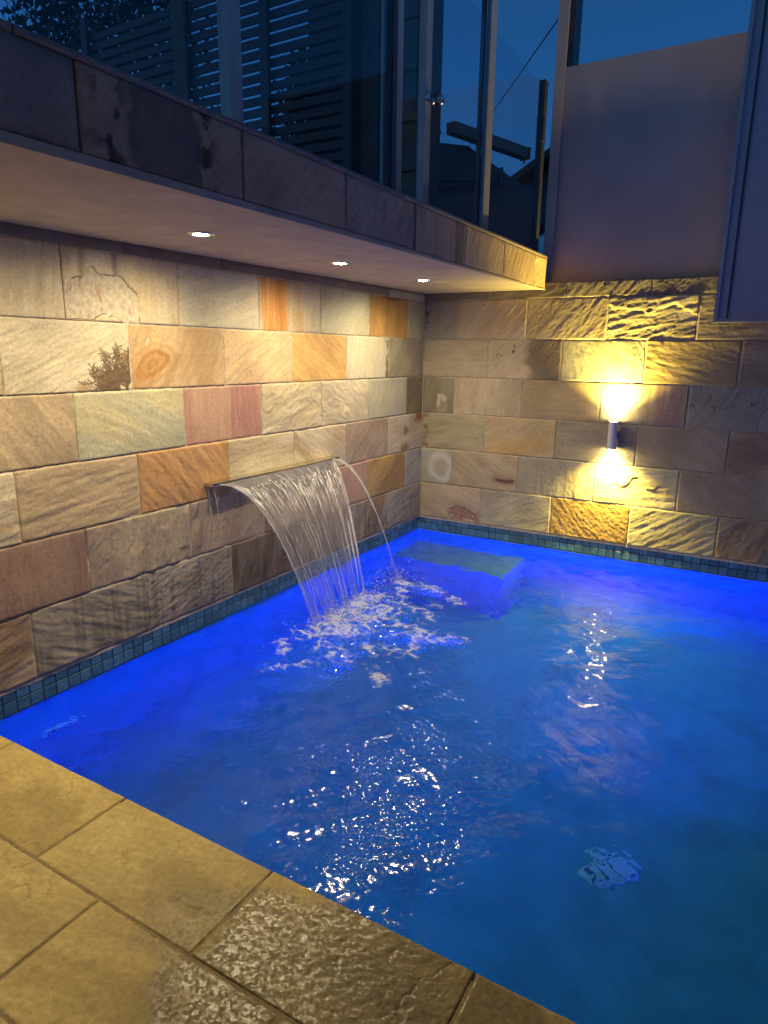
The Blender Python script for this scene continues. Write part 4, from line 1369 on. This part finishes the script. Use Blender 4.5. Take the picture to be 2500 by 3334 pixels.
ns, ntt = 220, 90
ss_ = np.linspace(0, 1, ns); tt = np.linspace(0, TE, ntt) ** 1.0
SS, TT = np.meshgrid(ss_, tt)
q = TT / TE; e = q ** .8
yl_ = -2.50 + .22 * e; yr_ = -1.42 - .30 * e
wob = (fbm(SS * 26, TT * 5, 5, 3) - .5) * .034 * (q ** .7) + (fbm(SS * 70, TT * 6, 6, 2) - .5) * .011 * (.2 + q)
X = .062 + 1.17 * TT * (1 - .06 * SS) + wob
Y = yl_ + (yr_ - yl_) * SS + (fbm(SS * 20, TT * 6, 8, 2) - .5) * .012 * q
Z = .772 - .5 * 9.81 * TT ** 2
th_ = (.0020 + .0050 * np.clip(fbm(SS * 55, TT * 4, 9, 3) - .35, 0, 1)) * (1 - .5 * q)
# thickness along the sheet normal (x,z plane)
nxn = 9.81 * TT; nzn = np.full_like(nxn, 1.17); nl = np.hypot(nxn, nzn); nxn /= nl; nzn /= nl
F_ = np.stack([X + nxn * th_, Y, Z + nzn * th_], -1); B_ = np.stack([X - nxn * th_, Y, Z - nzn * th_], -1)
V_ = np.concatenate([F_.reshape(-1, 3), B_.reshape(-1, 3)])
n0 = ns * ntt
idx = np.arange(n0).reshape(ntt, ns)
f1 = np.stack([idx[:-1, :-1], idx[1:, :-1], idx[1:, 1:], idx[:-1, 1:]], -1).reshape(-1, 4)
# ragged: holes low down where the sheet breaks up
hole = (fbm(SS * 30, TT * 7, 15, 3) + .0)[:-1, :-1].reshape(-1) > (1.0 - .48 * sm(.35, 1.0, q))[:-1, :-1].reshape(-1)
f1 = f1[~hole]
f2 = f1[:, ::-1] + n0
from collections import Counter
allf = np.concatenate([f1, f2])
# stitch the open borders of front and back
ed = {}
for fc in f1:
    for a, b in zip(fc, np.roll(fc, -1)):
        ed[(a, b)] = ed.get((a, b), 0) + 1
sides = [(b, a, a + n0, b + n0) for (a, b) in ed if (b, a) not in ed]
allf = np.concatenate([allf, np.array(sides)])
me = bpy.data.meshes.new('water_sheet')
me.vertices.add(len(V_)); me.vertices.foreach_set('co', V_.ravel())
me.loops.add(allf.size); me.loops.foreach_set('vertex_index', allf.ravel().astype(np.int32))
me.polygons.add(len(allf)); me.polygons.foreach_set('loop_start', np.arange(0, allf.size, 4, dtype=np.int32))
me.polygons.foreach_set('use_smooth', np.ones(len(allf), bool))
me.update(calc_edges=True)
uvl = me.uv_layers.new(name='UVMap')
UV = np.concatenate([np.stack([SS, TT / TE], -1).reshape(-1, 2)] * 2)
uvl.data.foreach_set('uv', UV[allf.ravel()].ravel())
me.materials.append(M_SHEET)
me.validate()
sheet = link('water_sheet', me, None, wf)
sheet.matrix_parent_inverse = wf.matrix_basis.inverted()

# aerated threads in the sheet; the short white ones stand in for lamp highlights
rs = random.Random(8)
bm = bmesh.new()
for i in range(240):
    s = rs.random() if i > 16 else rs.choice((rs.uniform(0, .03), rs.uniform(.96, 1)))
    t0 = rs.uniform(.02, .8) * TE if i < 75 else rs.uniform(.16, .42) * TE
    ln = rs.uniform(.05, .30) * TE if i < 75 else rs.uniform(.03, .12) * TE
    t1 = min(TE, t0 + ln)
    n = 9
    pts, rad = [], []
    r0 = rs.uniform(.0005, .0013) * (1.0 if i < 75 else 1.35)
    for k in range(n):
        t = t0 + (t1 - t0) * k / (n - 1)
        p = traj(s + .004 * math.sin(k * 1.3 + i), t)
        pts.append((p[0] + .006, p[1], p[2] + .003)); rad.append(r0 * math.sin(PI * (k + .6) / (n + .2)) + .0002)
    add_tube(bm, pts, rad, 5)
o = bm_obj('water_highlight_thread', bm, M_DROP, wf, smooth=True); o['kind'] = 'stuff'; o.matrix_parent_inverse = wf.matrix_basis.inverted()


def jet(pfun, n, r, seed):
    rs = random.Random(seed); pts, rad = [], []
    for k in range(n):
        q = k / (n - 1)
        p = pfun(q)
        pts.append((p[0] + rs.uniform(-.002, .002), p[1] + rs.uniform(-.003, .003), p[2])); rad.append(r * (.45 + .55 * abs(math.sin(q * 19 + seed))) * (1 - .35 * q))
    return pts, rad


bm = bmesh.new()
for j in range(4):
    oy = (j - 1.5) * .010
    pts, rad = jet(lambda q: (.06 + 1.17 * TE * q, -1.405 + oy * (1 - q) + .07 * q ** 1.1, .775 - .5 * 9.81 * (TE * q) ** 2), 60, .0045, j)
    a_, b_ = ((0, 60), (0, 34), (14, 60), (4, 26))[j]
    add_tube(bm, pts[a_:b_], rad[a_:b_], 6)
o = bm_obj('side_stream', bm, water_mat('stream_water', 60, 160, .5, .45, rough=.05, below=.9, gloss=.12, aer=0.6), wf, smooth=True); o.matrix_parent_inverse = wf.matrix_basis.inverted()
# thicker rims on both edges of the sheet
for s, sd in ((0.0, 1), (1.0, 2)):
    bm = bmesh.new()
    pts, rad = jet(lambda q: traj(s, TE * q), 70, .0055, sd)
    add_tube(bm, pts, rad, 7)
    o = bm_obj('sheet_rim', bm, bpy.data.materials['stream_water'], wf, smooth=True); o.matrix_parent_inverse = wf.matrix_basis.inverted()
# drips under the left end of the blade
bm = bmesh.new()
for j, (yy, x0, ln) in enumerate(((-2.535, .05, .10), (-2.52, .04, .16), (-2.50, .03, .09), (-2.545, .02, .22))):
    add_tube(bm, [(x0 + .02 * k / 5, yy + .01 * k / 5, .765 - ln * k / 5) for k in range(6)], [.0025 - .0003 * k for k in range(6)], 6)
o = bm_obj('drip', bm, bpy.data.materials['stream_water'], wf, smooth=True); o.matrix_parent_inverse = wf.matrix_basis.inverted()

# flying droplets and splash
bm = bmesh.new()
for i in range(1500):
    cx, cy_ = rs.choice(((.58, -2.2), (.60, -1.9), (.66, -2.05), (.54, -1.36), (.62, -1.75)))
    rr_ = abs(rs.gauss(0, .16)); a = rs.uniform(0, 2 * PI)
    z = WATER_Z + .012 + abs(rs.gauss(0, .05)) * math.exp(-rr_ * 2)
    rad = rs.uniform(.0008, .0034)
    mtx = Matrix.Translation((cx + rr_ * math.cos(a) * .7, cy_ + rr_ * math.sin(a), z))
    bmesh.ops.create_icosphere(bm, subdivisions=1, radius=rad, matrix=mtx)
for i in range(160):
    y = rs.uniform(-2.9, -1.0); x = rs.uniform(.06, .7)
    mtx = Matrix.Translation((x, y, WATER_Z + rs.uniform(.02, .5) ** 1.5))
    bmesh.ops.create_icosphere(bm, subdivisions=1, radius=rs.uniform(.0008, .0022), matrix=mtx @ Matrix.Scale(rs.uniform(1, 3), 4, (0, 0, 1)))
tag(bm_obj('splash_droplets', bm, M_DROP, smooth=True), kind='stuff')
